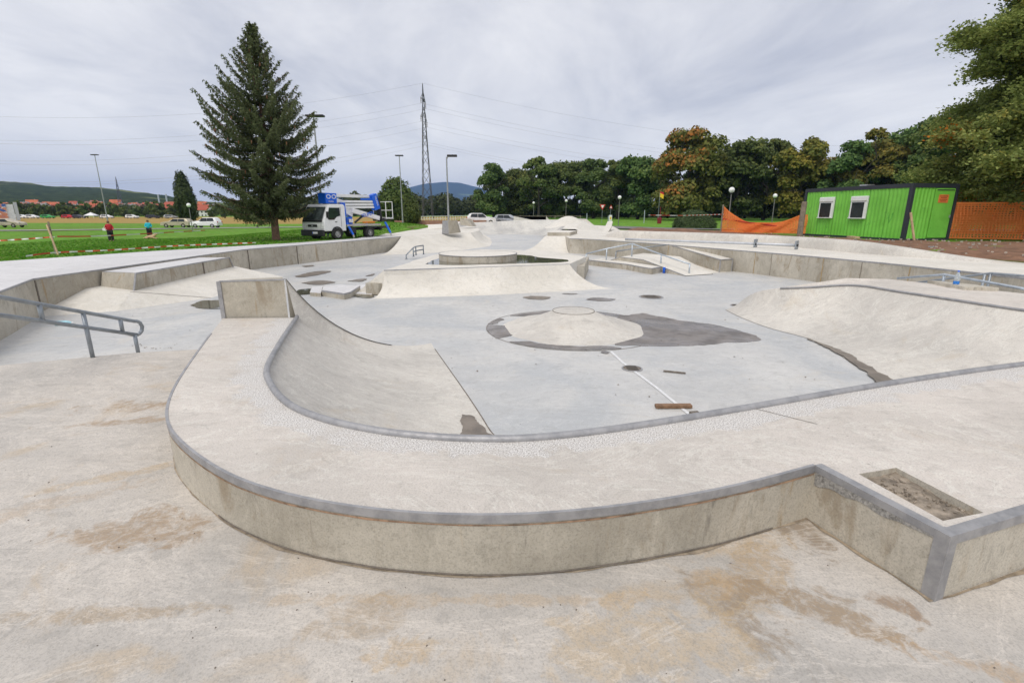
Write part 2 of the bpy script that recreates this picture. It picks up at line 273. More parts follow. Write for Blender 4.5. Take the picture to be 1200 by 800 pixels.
# ---------------------------------------------------------------- mesh helpers
class MB:
    def __init__(s): s.v = []; s.f = []
    def add(s, vs, fs):
        o = len(s.v); s.v += [tuple(v) for v in vs]; s.f += [tuple(i + o for i in f) for f in fs]; return s
    def box(s, c, d, rz=0.0, M4=None):
        cx, cy, cz = c; hx, hy, hz = d[0] / 2, d[1] / 2, d[2] / 2; cr, sr = math.cos(rz), math.sin(rz)
        vs = []
        for z in (-hz, hz):
            for x, y in ((-hx, -hy), (hx, -hy), (hx, hy), (-hx, hy)):
                q = (cx + x * cr - y * sr, cy + x * sr + y * cr, cz + z)
                vs.append(tuple(M4 @ Vector(q)) if M4 else q)
        return s.add(vs, [(0, 3, 2, 1), (4, 5, 6, 7), (0, 1, 5, 4), (1, 2, 6, 5), (2, 3, 7, 6), (3, 0, 4, 7)])
    def prism(s, top, zb, holes=()):
        """top: list of (x,y,z) outline; sides straight down to zb"""
        loops = [list(top)] + [list(h) for h in holes]
        flat = [p for l in loops for p in l]
        tri = tessellate_polygon([[Vector((p[0], p[1], 0)) for p in l] for l in loops])
        n = len(flat); vs = [tuple(p) for p in flat] + [(p[0], p[1], zb) for p in flat]; fs = []
        for t in tri:
            a, b, c = (Vector(flat[i][:2] + (0,)) for i in t)
            t = t if (b - a).cross(c - a).z > 0 else t[::-1]
            fs.append(tuple(t)); fs.append(tuple(i + n for i in t[::-1]))
        o = 0
        for l in loops:
            ar = sum(l[i][0] * l[(i + 1) % len(l)][1] - l[(i + 1) % len(l)][0] * l[i][1] for i in range(len(l)))
            for i in range(len(l)):
                a, b = o + i, o + (i + 1) % len(l)
                q = (a, a + n, b + n, b) if (ar > 0) == (l is loops[0]) else (b, b + n, a + n, a)
                fs.append(q)
            o += len(l)
        return s.add(vs, fs)
    def tube(s, path, r, n=8, caps=True):
        path = [Vector(p) for p in path]; rs = r if isinstance(r, (list, tuple)) else [r] * len(path)
        vs, fs = [], []; up = None
        for i, p in enumerate(path):
            d = (path[min(i + 1, len(path) - 1)] - path[max(i - 1, 0)]).normalized()
            if up is None:
                up = Vector((0, 0, 1)) if abs(d.z) < 0.9 else Vector((1, 0, 0))
            a = d.cross(up)
            a = a.normalized() if a.length > 1e-5 else d.orthogonal().normalized()
            b = a.cross(d).normalized(); up = b
            for k in range(n):
                t = 2 * math.pi * k / n; vs.append(p + (a * math.cos(t) + b * math.sin(t)) * rs[i])
        for i in range(len(path) - 1):
            for k in range(n):
                k2 = (k + 1) % n; fs.append((i * n + k, i * n + k2, (i + 1) * n + k2, (i + 1) * n + k))
        if caps: fs.append(tuple(range(n))); fs.append(tuple(reversed(range((len(path) - 1) * n, len(path) * n))))
        return s.add(vs, fs)
    def lathe(s, prof, c=(0, 0, 0), n=16, axis='z'):
        vs = []
        for r, h in prof:
            for k in range(n):
                t = 2 * math.pi * k / n; x, y = r * math.cos(t), r * math.sin(t)
                q = (x, y, h) if axis == 'z' else ((x, h, y) if axis == 'y' else (h, x, y))
                vs.append((c[0] + q[0], c[1] + q[1], c[2] + q[2]))
        fs = [(i * n + k, i * n + (k + 1) % n, (i + 1) * n + (k + 1) % n, (i + 1) * n + k) for i in range(len(prof) - 1) for k in range(n)]
        return s.add(vs, fs)
    def loft(s, rows, closed=False):
        m = len(rows[0]); vs = [p for r in rows for p in r]
        fs = [(i * m + j, i * m + (j + 1) % m, (i + 1) * m + (j + 1) % m, (i + 1) * m + j)
              for i in range(len(rows) - 1) for j in range(m if closed else m - 1)]
        return s.add(vs, fs)
    def build(s, name, mat, parent=None, smooth=False, bevel=0.0, solid=0.0, off=-1, fixn=True):
        me = bpy.data.meshes.new(name); me.from_pydata([tuple(v) for v in s.v], [], s.f); me.validate(); me.update()
        if fixn:
            import bmesh
            bm = bmesh.new(); bm.from_mesh(me); bmesh.ops.recalc_face_normals(bm, faces=bm.faces); bm.to_mesh(me); bm.free()
        if smooth: me.shade_smooth()
        o = bpy.data.objects.new(name, me); C.objects.link(o)
        me.materials.append(mat)
        if solid: md = o.modifiers.new('t', 'SOLIDIFY'); md.thickness = solid; md.offset = off
        if bevel:
            md = o.modifiers.new('b', 'BEVEL'); md.width = bevel; md.segments = 2; md.limit_method = 'ANGLE'; md.angle_limit = math.radians(50)
        if parent is not None: o.parent = parent; o.matrix_parent_inverse = parent_inv(parent)
        return o
def parent_inv(p): return Matrix.Identity(4)

def empty(name, loc=(0, 0, 0), rz=0.0, scale=1.0):
    o = bpy.data.objects.new(name, None); C.objects.link(o); o.location = loc; o.rotation_euler = (0, 0, rz); o.scale = (scale,) * 3
    o.empty_display_size = 0.2; return o
def tag(o, label, cat, group=None):
    o['label'] = label; o['category'] = cat
    if group: o['group'] = group
    return o
def structure(o): o['kind'] = 'structure'; return o
def stuff(o): o['kind'] = 'stuff'; return o
def copy_tree(o, parent=None):
    c = o.copy(); C.objects.link(c)
    if parent is not None: c.parent = parent
    for ch in list(o.children): copy_tree(ch, c)
    return c
def crom(pts, n, closed=False):
    """Catmull-Rom resampled to n points by arc length"""
    P = [Vector(p) for p in pts]; out = []
    for i in range(len(P) - 1):
        p0, p1, p2, p3 = P[max(i - 1, 0)], P[i], P[i + 1], P[min(i + 2, len(P) - 1)]
        for k in range(24):
            t = k / 24
            out.append(0.5 * ((2 * p1) + (-p0 + p2) * t + (2 * p0 - 5 * p1 + 4 * p2 - p3) * t * t + (-p0 + 3 * p1 - 3 * p2 + p3) * t ** 3))
    out.append(P[-1]); return resample(out, n)
def resample(out, n):
    out = [Vector(p) for p in out]
    L = [0.0]
    for a, b in zip(out, out[1:]): L.append(L[-1] + (b - a).length)
    res = []; j = 0
    for k in range(n):
        s = L[-1] * k / (n - 1)
        while j < len(L) - 2 and L[j + 1] < s: j += 1
        t = (s - L[j]) / max(1e-9, L[j + 1] - L[j]); res.append(out[j].lerp(out[j + 1], min(1, max(0, t))))
    return res
def side(path, i, d):
    """horizontal unit normal to the right of the path"""
    a = path[max(i - 1, 0)]; b = path[min(i + 1, len(path) - 1)]
    t = Vector((b[0] - a[0], b[1] - a[1], 0)).normalized(); return Vector((t.y, -t.x, 0)) * d
def arc_rows(tops, toes, n=16, z0=0.0):
    rows = []
    for tp, te in zip(tops, toes):
        tp = Vector(tp); te = Vector((te[0], te[1], z0)); h = tp.z - z0
        run = (Vector((tp.x, tp.y, 0)) - Vector((te.x, te.y, 0))).length
        R = (run * run + h * h) / (2 * h) if h > 1e-4 else 1e6
        row = []
        for k in range(n + 1):
            s = run * k / n; z = R - math.sqrt(max(0, R * R - s * s)) if h > 1e-4 else 0
            q = te.lerp(Vector((tp.x, tp.y, z0)), k / n); row.append((q.x, q.y, z0 + z))
        rows.append(row)
    return rows
def steel_edge(path, out, top_w, face_h, parent, name='steel_edge', proud=0.004, mat=None):
    """an L-shaped angle on an arris; out=+1: face on the right-hand side of the path"""
    rows = []
    for i, p in enumerate(path):
        p = Vector(p); s = side(path, i, out)
        rows.append([p - s * top_w - Vector((0, 0, 0.004)), p - s * top_w + Vector((0, 0, proud)), p + s * proud + Vector((0, 0, proud)),
                     p + s * proud - Vector((0, 0, face_h)), p - s * 0.004 - Vector((0, 0, face_h))])
    b = MB().loft(rows); return b.build(name, mat or M['steel'], parent)
def flat_strip(path, w, parent, name, mat, dz=0.004):
    rows = []
    for i, p in enumerate(path):
        p = Vector(p); s = side(path, i, w / 2); rows.append([p - s + Vector((0, 0, dz)), p + s + Vector((0, 0, dz))])
    return MB().loft(rows).build(name, mat, parent)
def blob(pts, z, name, mat, rough=0.05, seed=1, parent=None):
    """thin irregular film lying on a surface"""
    rnd = random.Random(seed); P = [Vector((p[0], p[1], 0)) for p in pts]; P.append(P[0])
    c = crom(P, 90)[:-1]; out = []
    for i, p in enumerate(c):
        k = noise.noise(Vector((p.x * 5, p.y * 5, seed))) * rough + noise.noise(Vector((p.x * 19, p.y * 19, seed))) * rough * 0.5
        d = side(c, i, k); out.append((p.x + d.x, p.y + d.y, z))
    tri = tessellate_polygon([[Vector(p) for p in out]])
    return MB().add(out, [tuple(t) for t in tri]).build(name, mat, parent)

# ================================================================= SETTING: terrain
PARK = [(-16, 4), (-14.6, 14.7), (-13.6, 17.0), (-12.4, 19.3), (-9.6, 23.9), (-8.0, 27.6), (-8.0, 40), (-6.8, 62), (9.0, 62), (9.3, 45), (6.5, 33), (8.5, 27), (12, 22), (13.4, 15.4), (14.2, 14.0), (16, 9), (16, -7), (-16, -7)]
def inside(x, y, poly):
    c = False; n = len(poly)
    for i in range(n):
        x1, y1 = poly[i]; x2, y2 = poly[(i + 1) % n]
        if (y1 > y) != (y2 > y) and x < (x2 - x1) * (y - y1) / (y2 - y1) + x1: c = not c
    return c
def edge_dist(x, y, poly):
    d = 1e9; n = len(poly)
    for i in range(n):
        x1, y1 = poly[i]; x2, y2 = poly[(i + 1) % n]; dx, dy = x2 - x1, y2 - y1
        t = max(0, min(1, ((x - x1) * dx + (y - y1) * dy) / (dx * dx + dy * dy)))
        d = min(d, math.hypot(x - x1 - t * dx, y - y1 - t * dy))
    return d
def sm(a, b, x): t = max(0, min(1, (x - a) / (b - a))); return t * t * (3 - 2 * t)
def ground_z(x, y):
    z = 0.76
    z -= 1.06 * sm(-13.5, -34, x)                                      # left field falls away
    z -= 0.45 * sm(50, 85, y) * (1 - sm(0, 8, x)) * (1 - sm(-13.5, -34, x))
    z -= 0.42 * sm(36, 60, y) * sm(0, 8, x)
    z += 0.55 * math.exp(-((x + 11.5) / 4.0) ** 2 - ((y - 44) / 7.0) ** 2)     # small mound behind the truck
    z += 0.35 * math.exp(-((x - 19) / 5.0) ** 2 - ((y - 17) / 4.0) ** 2) * 0.6
    return z
def build_ground():
    xs = sorted(set([-9000, -5000, -2500, -1200, -700, -450, -300, -200, -140, -100, -80, -60, -50, -45] + [-42 + i for i in range(22)] + [-20 + 0.5 * i for i in range(91)] +
         [26 + i for i in range(14)] + [45, 55, 70, 90, 120, 170, 260, 420, 800, 1600, 3000, 5000, 9000]))
    ys = sorted(set([-400, -150, -60, -30, -15] + [-10 + i for i in range(10)] + [0.5 * i for i in range(130)] + [65 + i * 1.5 for i in range(24)] +
         [104, 112, 125, 145, 175, 220, 290, 400, 650, 1200, 2500, 5000, 9000]))
    vs, worn, stub, inn = [], [], [], []
    for y in ys:
        for x in xs:
            z = ground_z(x, y); w = 0.0
            if -30 < x < 30 and -9 < y < 68:
                ins = inside(x, y, PARK); d = edge_dist(x, y, PARK)
                if ins and d > 0.45: z = -0.6
                elif ins and d > 0.15: z -= 0.25
                elif not ins: w = max(0, 1 - d / 1.6) * 0.75
                if x > 9 and y < 60: w = max(w, 1 - d / 3.0)
            nz = noise.noise(Vector((x * 0.35, y * 0.35, 0))) * 0.05 if abs(x) < 60 and y < 120 else 0
            vs.append((x, y, z + nz)); worn.append(w)
            g = sm(100, 108, y + 0.10 * x + 2 * noise.noise(Vector((x * .05, y * .05, 3)))) * (1 - sm(-16, -10, x)) * (1 - sm(240, 260, y))
            g2 = sm(62, 66, y) * (1 - sm(90, 95, y)) * sm(-14, -12, x) * (1 - sm(-2, 1, x)) * 0.9
            stub.append(max(g, g2))
    nx = len(xs); fs = [(j * nx + i, j * nx + i + 1, (j + 1) * nx + i + 1, (j + 1) * nx + i) for j in range(len(ys) - 1) for i in range(nx - 1)]
    o = MB().add(vs, fs).build('ground', M['grass'], smooth=True, fixn=False)
    for nm, arr in (('worn', worn), ('stubble', stub)):
        a = o.data.attributes.new(nm, 'FLOAT', 'POINT'); a.data.foreach_set('value', arr)
    return structure(o)
build_ground()

# near ground where the photographer stands, with the bank falling to the street-course floor on the left
NG = 0.46
ringmid = [(-3.45, 6.3), (-3.2, 5.4), (-2.7, 4.3), (-2.2, 3.5), (-1.6, 3.0), (-0.8, 2.6), (0, 2.5), (0.8, 2.6), (1.9, 2.95), (3, 3.3), (6, 4.3), (9, 5.2)]
crest = [(-11.5, 3.4), (-9.0, 4.55), (-6.03, 5.55), (-4.9, 6.08), (-3.7, 6.35)]
structure(MB().prism([(-14, -5, NG), (12, -5, NG), (12, 5.4, NG)] + [(x, y, NG) for x, y in reversed(ringmid)] + [(x, y, NG) for x, y in reversed(crest)] + [(-14, 2, NG)], -0.2).build('near_ground', M['ground']))
rows = []
for x, y in crest: rows.append([(x, y, NG), (x + 0.10, y + 0.20, NG - 0.04), (x + 0.55, y + 1.25, 0.12), (x + 0.75, y + 1.8, 0.0)])
structure(MB().loft(rows).build('near_bank', M['ground'], smooth=True))

# lower floor of the whole park
structure(MB().prism([(-11.2, 5, 0), (-3.4, 5, 0), (-2.5, 3.5, 0), (3, 3.3, 0), (12, 4.6, 0), (12, 30, 0), (6, 60, 0), (-7, 60, 0), (-7.5, 27, 0), (-11.2, 20, 0)], -0.3).build('bowl_floor', M['floor']))

# ================================================================= the curved ledge and its quarter pipe (foreground)
DZ = 0.8
def foreground():
    r = empty('curved_ledge', (0, 0, 0))
    tag(r, 'curved concrete ledge with grey steel edging sweeping across the foreground round the bowl', 'skate ledge')
    outer = crom([(-3.93, 6.62), (-3.72, 6.1), (-3.43, 5.37), (-2.96, 4.25), (-2.66, 3.62), (-2.38, 3.18), (-2.05, 2.84), (-1.61, 2.50), (-1.23, 2.30), (-0.83, 2.17), (-0.41, 2.10), (0.0, 2.09), (0.41, 2.14), (0.87, 2.25), (1.29, 2.39), (1.73, 2.57)], 90)
    ext = [Vector((1.73 + (6.6 - 1.73) * k / 34, 2.57 + (4.18 - 2.57) * k / 34, 0)) for k in range(1, 35)]
    outer = [Vector((p[0], p[1], DZ)) for p in outer]; outx = [Vector((p.x, p.y, DZ)) for p in ext]
    cop = crom([(-2.96, 6.67), (-2.76, 5.95), (-2.54, 5.19), (-2.27, 4.36), (-1.99, 3.86), (-1.66, 3.45), (-1.3, 3.18), (-0.9, 3.0), (-0.54, 2.91), (-0.22, 2.875), (0.11, 2.885), (0.56, 2.985), (1.18, 3.19), (1.91, 3.46), (2.76, 3.78), (3.73, 4.12), (4.77, 4.45), (6.9, 5.05)], 124)
    cop = [Vector((p[0], p[1], DZ)) for p in cop]
    allout = outer + outx
    # pair by nearest travel
    ao = allout; n = len(cop); m = 10
    rows = []; band = []
    # match ends: first part of cop (to x=1.9) with outer curve
    k_in = min(range(n), key=lambda i: (cop[i] - Vector((1.95, 3.48, DZ))).length)
    inA, inB = resample(cop[:k_in + 1], 90), resample(cop[k_in:], 35)
    pairs = list(zip(outer, inA)) + list(zip(outx, inB[1:]))
    for a, b in pairs:
        rows.append([a.lerp(b, j / m) for j in range(m + 1)]); L = (b - a).length
        band += [max(0, 1 - (L * (1 - j / m)) / 0.50) for j in range(m + 1)]
    o = MB().loft(rows).build('deck_slab', M['deck'], r)
    at = o.data.attributes.new('band', 'FLOAT', 'POINT'); at.data.foreach_set('value', band)
    # outer wall
    rows = []
    for i, p in enumerate(outer):
        rows.append([Vector((p.x, p.y, z)) + side(outer, i, -0.0) for z in (DZ - 0.001, DZ - 0.1, NG + 0.1, NG - 0.1, -0.1)])
    MB().loft(rows).build('outer_wall', M['wall'], r, smooth=True)
    steel_edge(outer[10:], 1, 0.014, 0.042, r)
    rp = [p + side(outer, i, 0.003) - Vector((0, 0, 0.049)) for i, p in enumerate(outer)][12:]
    MB().loft([[q, q - Vector((0, 0, 0.006 + 0.008 * abs(noise.noise(q * 6))))] for q in rp]).build('rust_line', M['rust'], r)
    # crack and dirt along the foot of the wall
    base = [Vector((p.x, p.y, NG)) + side(outer, i, 0.002) for i, p in enumerate(outer)]
    rows = []
    for i, p in enumerate(base):
        if p.x < -3.6: continue
        w = 0.004 + 0.028 * max(0, noise.noise(Vector((p.x * 2.3, p.y * 2.3, 5))) + 0.2)
        s = side(base, i, 1); w += 0.012 * noise.noise(Vector((p.x * 17, p.y * 17, 5))); rows.append([p - s * 0.03 + Vector((0, 0, .003)), p + s * max(.001, w) + Vector((0, 0, .003))])
    MB().loft(rows).build('dirt_line', plain('foot_dirt', (0.33, 0.27, 0.20), 0.95, 0, 0.35, 12, 0.4), r)
    crack = [p + side(base, i, 0.003) + Vector((0, 0, 0.012 + 0.006 * noise.noise(p * 4))) for i, p in enumerate(base) if -1.9 < p.x < 1.5 and noise.noise(Vector((p.x * 1.3, 2, 0))) > -0.32]
    MB().tube(crack, 0.0035, 5).build('base_crack', M['joint'], r)
    # block with the sharp corner
    A = Vector((1.73, 2.57, DZ)); B = Vector((1.95, 1.925, DZ)); d = Vector((0.945, 0.325, 0))
    Cc = B + d * 5.4; E = Vector((6.6, 4.18, DZ))
    rec = [(1.915, 2.475, DZ), (2.02, 2.045, DZ), (2.27, 2.11, DZ), (2.175, 2.545, DZ)]
    blk = MB().prism([A, B, Cc, E], -0.1, holes=[rec])
    ob = blk.build('corner_block', M['wall'], r)
    ob.data.materials.append(M['deck'])
    for pl in ob.data.polygons:
        if pl.normal.z > 0.9: pl.material_index = 1
    rr = random.Random(3); rows = []
    for i in range(15):
        row = []
        for j in range(11):
            u, v = i / 14, j / 10
            a = Vector(rec[0]).lerp(Vector(rec[1]), u); b = Vector(rec[3]).lerp(Vector(rec[2]), u); q = a.lerp(b, v)
            row.append((q.x, q.y, DZ - 0.035 + 0.016 * noise.noise(q * 9) + rr.uniform(-.004, .004)))
        rows.append(row)
    MB().loft(rows).build('rubble_fill', M['rubble'], r, smooth=True)
    st = []
    for k in range(70):
        u, v = rr.uniform(.05, .95), rr.uniform(.05, .95)
        a = Vector(rec[0]).lerp(Vector(rec[1]), u); b = Vector(rec[3]).lerp(Vector(rec[2]), u); q = a.lerp(b, v)
        st.append((q.x, q.y, DZ - 0.03, rr.uniform(.004, .011)))
    mb = MB()
    for x, y, z, s in st: mb.box((x, y, z), (s * 1.6, s, s), rr.uniform(0, 3))
    stuff(mb.build('mortar_crumbs', M['rubble'], r))
    pAB = [A.lerp(B, k / 8) for k in range(9)]
    steel_edge(pAB[:-1] + [B], 1, 0.05, 0.035, r)
    pBC = [B.lerp(Cc, k / 20) for k in range(21)]
    steel_edge(pBC, 1, 0.05, 0.045, r)
    dAB = (A - B).normalized(); nAB = Vector((dAB.y, -dAB.x, 0)); nBC = Vector((d.y, -d.x, 0))
    nAB = -nAB if nAB.dot(d) > 0 else nAB; nBC = nBC if nBC.dot(A - B) < 0 else -nBC
    cp = MB()
    w = 0.055; q = B + nBC * 0.0065 + nAB * 0.0065
    for (dd, nn) in ((dAB, nAB), (d, nBC)):
        a0 = B + nn * 0.005 - (d if nn is nAB else dAB) * 0 ; a1 = a0 + dd * w
        e0 = q if True else a0
        cp.add([(e0.x, e0.y, DZ + .0055), (a1.x, a1.y, DZ + .0055), (a1.x, a1.y, NG - .02), (e0.x, e0.y, NG - .02)], [(0, 1, 2, 3)])
    c1, c2 = B + nAB * .005 + dAB * w, B + nBC * .005 + d * w; c3 = B + dAB * w + d * w
    cp.add([(q.x, q.y, DZ + .0055), (c1.x, c1.y, DZ + .0055), (c3.x, c3.y, DZ + .0055), (c2.x, c2.y, DZ + .0055)], [(0, 1, 2, 3)])
    cp.build('corner_plate', M['steel'], r, fixn=False)
    # exposed gravel and rust under the block's steel
    g = [A.lerp(B, 0.02 + 0.9 * k / 20) + nAB * 0.003 - Vector((0, 0, 0.036)) for k in range(21)]
    MB().loft([[p, p - Vector((0, 0, (0.075 * (1 - i / 20) + 0.012) * (0.8 + 0.5 * noise.noise(p * 8))))] for i, p in enumerate(g)]).build('exposed_gravel', plain('pebbly_face', (0.46, 0.44, 0.41), 0.95, 0, 0.45, 60, 1.0), r)
    g = [A.lerp(B, k / 20) + nAB * 0.004 for k in range(21)] + [B + d * (2.5 * k / 20) + nBC * 0.004 for k in range(1, 21)]
    MB().loft([[Vector((p.x, p.y, NG + .004)), Vector((p.x, p.y, NG + .004)) + (nAB if i < 21 else nBC) * (0.006 + 0.04 * abs(noise.noise(p * 7)))] for i, p in enumerate(g)]).build('dirt_line', M['joint'] if False else plain('corner_dirt', (0.30, 0.24, 0.17), 0.95, 0, 0.35, 12, 0.4), r)
    # joint across the deck and rust-coloured break beside the coping
    a, b = Vector((1.78, 3.42, DZ)), Vector((2.28, 2.95, DZ))
    flat_strip([a.lerp(b, k / 10) + Vector((0.006 * noise.noise(Vector((k, 0, 0))), 0, 0)) for k in range(7)], 0.006, r, 'deck_joint', M['joint'], 0.003)
    # round coping
    cpath = [p + Vector((0, 0, 0.008)) - side(cop, i, 0.018) for i, p in enumerate(cop)]
    MB().tube(cpath, 0.028, 12).build('coping', M['steel'], r, smooth=True)
    # quarter-pipe surface
    keyt = [(-3.05, 6.70, 1.32), (-2.96, 6.67, .8)]
    keye = [(-1.40, 8.33), (-1.28, 7.95)]
    ks = [(-2.54, 5.19), (-2.24, 4.3), (-1.99, 3.86), (-1.66, 3.45), (-1.3, 3.18), (-0.9, 3.0), (-0.22, 2.875), (0.56, 2.985), (1.18, 3.19), (1.91, 3.46), (2.76, 3.78), (3.73, 4.12), (4.77, 4.45), (6.9, 5.05), (8.1, 5.75), (7.95, 6.4), (7.5, 7.16), (7.25, 8.0), (7.0, 8.9), (6.72, 9.72), (6.2, 10.25, .68), (5.5, 10.95, .50), (5.42, 11.85, .03)]
    es = [(-0.62, 6.0), (-0.36, 5.2), (-0.20, 4.7), (-0.05, 4.48), (0.0, 4.42), (0.05, 4.38), (0.15, 4.34), (0.7, 4.36), (1.3, 4.5), (2.1, 4.75), (3.0, 5.0), (3.9, 5.2), (4.7, 5.45), (4.76, 6.15, 0)[:2], (5.12, 6.6), (5.06, 6.96, 0)[:2], (5.16, 7.4, 0)[:2], (5.23, 7.79, 0)[:2], (5.28, 8.27, 0)[:2], (5.3, 8.69, 0)[:2], (5.02, 9.51, 0)[:2], (4.92, 10.48, 0)[:2], (4.95, 11.35, 0)[:2]]
    q = len(ks)
    T = [Vector((p[0], p[1], p[2] if len(p) > 2 else DZ - 0.002)) for p in ks]; Eo = [Vector((p[0], p[1], 0)) for p in es]
    Ts, Es = [], []
    P6 = [Vector((*t, *e))if False else (t, e) for t, e in zip(T, Eo)]
    def cr(a, b, c, d_, t): return 0.5 * ((2 * b) + (-a + c) * t + (2 * a - 5 * b + 4 * c - d_) * t * t + (-a + 3 * b - 3 * c + d_) * t ** 3)
    T0 = [Vector(keyt[1])] + T; E0 = [Vector((*keye[1], 0))] + Eo
    for i in range(len(T0) - 1):
        ia, ib, ic, id_ = max(i - 1, 0), i, i + 1, min(i + 2, len(T0) - 1)
        for k in range(7):
            t = k / 7; Ts.append(cr(T0[ia], T0[ib], T0[ic], T0[id_], t)); Es.append(cr(E0[ia], E0[ib], E0[ic], E0[id_], t))
    Ts.append(T0[-1]); Es.append(E0[-1])
    sec = arc_rows([Vector(keyt[0])] + Ts, [Vector((*keye[0], 0))] + Es, 18)
    for s_ in sec: s_[0] = (s_[0][0], s_[0][1], 0.003)
    MB().loft(sec).build('quarter_pipe', M['ramp'], r, smooth=True)
    # closing face under the tall end and steel on its profile
    s0 = sec[0]
    MB().loft([s0, [(p[0], p[1], -0.1) for p in s0]]).build('end_face', M['wall'], r)
    up = [Vector(p) + Vector((0, 0, 0.006)) for p in s0[6:]]
    rows = []
    for p in up:
        nrm = Vector((-0.70, 0.71, 0)); rows.append([p - nrm * 0.03, p + nrm * 0.01, p + nrm * 0.01 - Vector((0, 0, 0.05))])
    MB().loft(rows).build('profile_edge', M['steel'], r)
    # seam between ramp and floor
    sp = [Vector((e.x, e.y, 0.0)) for e in Es[:40]]
    flat_strip(sp, 0.014, r, 'toe_joint', M['joint'], 0.005)
    flat_strip([Vector((e.x, e.y, 0.0)) for e in Es[-78:]], 0.012, r, 'toe_joint', M['joint'], 0.005)
    # back deck of the right-hand quarter pipe
    k0 = [i for i, t in enumerate(Ts)]
    rim = [t for t in Ts if t.y > 4.9 and t.x > 6.4 and not (t.y < 5.0)]
    rim = [t + Vector((0, 0, 0.002)) for t in Ts[13 * 7 + 7:]]
    back = [(5.6, 12.0, .03), (6.55, 11.1, .62), (7.3, 10.85, .8), (8.07, 10.69, .8), (8.4, 10.15, .8), (8.75, 9.35, .8), (9.2, 8.5, .8), (9.9, 6.8, .8), (10.3, 4.9, .8), (6.6, 4.18, .8)]
    ob = MB().prism([tuple(t) for t in rim] + back, -0.1).build('back_deck', M['deck'], r)
    rc = [t + Vector((0, 0, 0.012)) - side(Ts, 13 * 7 + 7 + i, 0.012) for i, t in enumerate(Ts[13 * 7 + 7:])]
    MB().tube(rc[:-10], 0.019, 10).build('coping', M['steel'], r, smooth=True)
    MB().prism([(8.34, 9.12, .86), (8.86, 9.0, .86), (8.8, 9.5, .86), (8.45, 10.1, .86)], 0.7).build('step_block', M['wall'], r)
    return r
foreground()

# tall hip block closing the ledge at its left end
def hip_block():
    r = empty('hip_block', (0, 0, 0))
    tag(r, 'square stained concrete block standing on the far left end of the curved ledge', 'skate block')
    a, b = (-3.93, 6.66, 1.30), (-3.07, 6.69, 1.32)
    MB().prism([a, b, (-3.35, 7.25, 1.28), (-3.98, 7.15, 1.26)], -0.1).build('block', M['wall'], r)
    steel_edge([Vector((-3.93, 6.66, 1.30)), Vector((-3.07, 6.69, 1.32))], 1, 0.03, 0.014, r)
    MB().box((-3.935, 6.665, 0.645), (0.055, 0.04, 1.30)).build('corner_strip', M['steel'], r)
    return r
hip_block()

# puddles, silt and floor marks
Z = lambda k: 0.004 + 0.0015 * k
def disc_grid():
    r = empty('volcano_mound', (1.2, 9.55, 0)); tag(r, 'low round concrete mound with a flat top ringed by puddles in the bowl floor', 'skate mound')
    mb = MB(); prof = [(0.0, .34), (0.36, .34), (0.40, .335), (0.46, .295), (0.62, .225), (0.85, .135), (1.06, .060), (1.25, .018), (1.36, .003), (1.40, -0.01)]
    n = 56; vs = []
    for i, (rr, h) in enumerate(prof):
        for k in range(n):
            t = 2 * math.pi * k / n; w = 1 + 0.02 * math.sin(9 * t) * (i > 3); vs.append((rr * w * math.cos(t) + 0.0, rr * w * math.sin(t) * 1.02, h))
    fs = [(i * n + k, i * n + (k + 1) % n, (i + 1) * n + (k + 1) % n, (i + 1) * n + k) for i in range(len(prof) - 1) for k in range(n)]
    mb.add(vs, fs).build('mound', M['ramp'], r, smooth=True)
    ring = [(0.405 * math.cos(2 * math.pi * k / 40), 0.405 * math.sin(2 * math.pi * k / 40), 0.336) for k in range(41)]
    MB().tube(ring, 0.006, 5).build('rim_joint', M['joint'], r)
disc_grid()
PN = [0]
def puddle(pts, label, mat='water', seed=1, k=1, rough=0.05, name='puddle'):
    PN[0] += 1
    o = blob([p[:2] for p in pts], 0.004 + 0.0007 * PN[0], name, M[mat], rough, seed); structure(o); return o
puddle([(2.91, 10.95, 0), (3.56, 10.14, 0), (4.11, 9.74, 0), (4.47, 8.63, 0), (3.69, 8.33, 0), (2.88, 8.1, 0), (2.1, 8.16, 0), (1.75, 8.2), (2.1, 8.65), (2.4, 9.2), (2.45, 9.8), (2.2, 10.35), (2.35, 10.6)], '', seed=4, k=1, rough=0.06)
rg_ = [(1.2 + 1.70 * math.cos(a), 9.55 + 1.73 * math.sin(a)) for a in np.linspace(0, 2 * math.pi, 60)]
structure(flat_strip([Vector((a, b, 0)) for a, b in rg_], .02, None, 'wet_silt', M['wet'], .0035))
for i, (a0, a1, ri, ro) in enumerate([(38, 80, 1.45, 1.70), (92, 138, 1.42, 1.66), (172, 212, 1.22, 1.70), (222, 292, 1.44, 1.69), (150, 170, 1.55, 1.68)]):
    aa = np.radians(np.linspace(a0, a1, 9)); puddle([(1.2 + ro * math.cos(a), 9.55 + ro * math.sin(a)) for a in aa] + [(1.2 + ri * math.cos(a), 9.55 + ri * math.sin(a)) for a in aa[::-1][1:-1]], '', seed=60 + i, rough=.03)
for i, (c, w, h) in enumerate([((0.65, 13.0), .36, .28), ((2.28, 12.75), .38, .24), ((1.6, 13.65), .2, .08), ((1.5, 7.72), .06, .05)]):
    x, y = c; puddle([(x - w, y), (x - w * .6, y + h * .8), (x, y + h), (x + w * .8, y + h * .6), (x + w, y - h * .1), (x + w * .4, y - h), (x - w * .5, y - h * .8)], '', 'water' if i != 0 else 'wet', seed=20 + i, rough=0.05)
puddle([(-7.82, 11.89, 0), (-7.84, 12.55, 0), (-7.05, 12.49, 0), (-6.55, 11.56, 0), (-7.19, 11.46, 0)], '', 'water2', seed=31, rough=0.06)
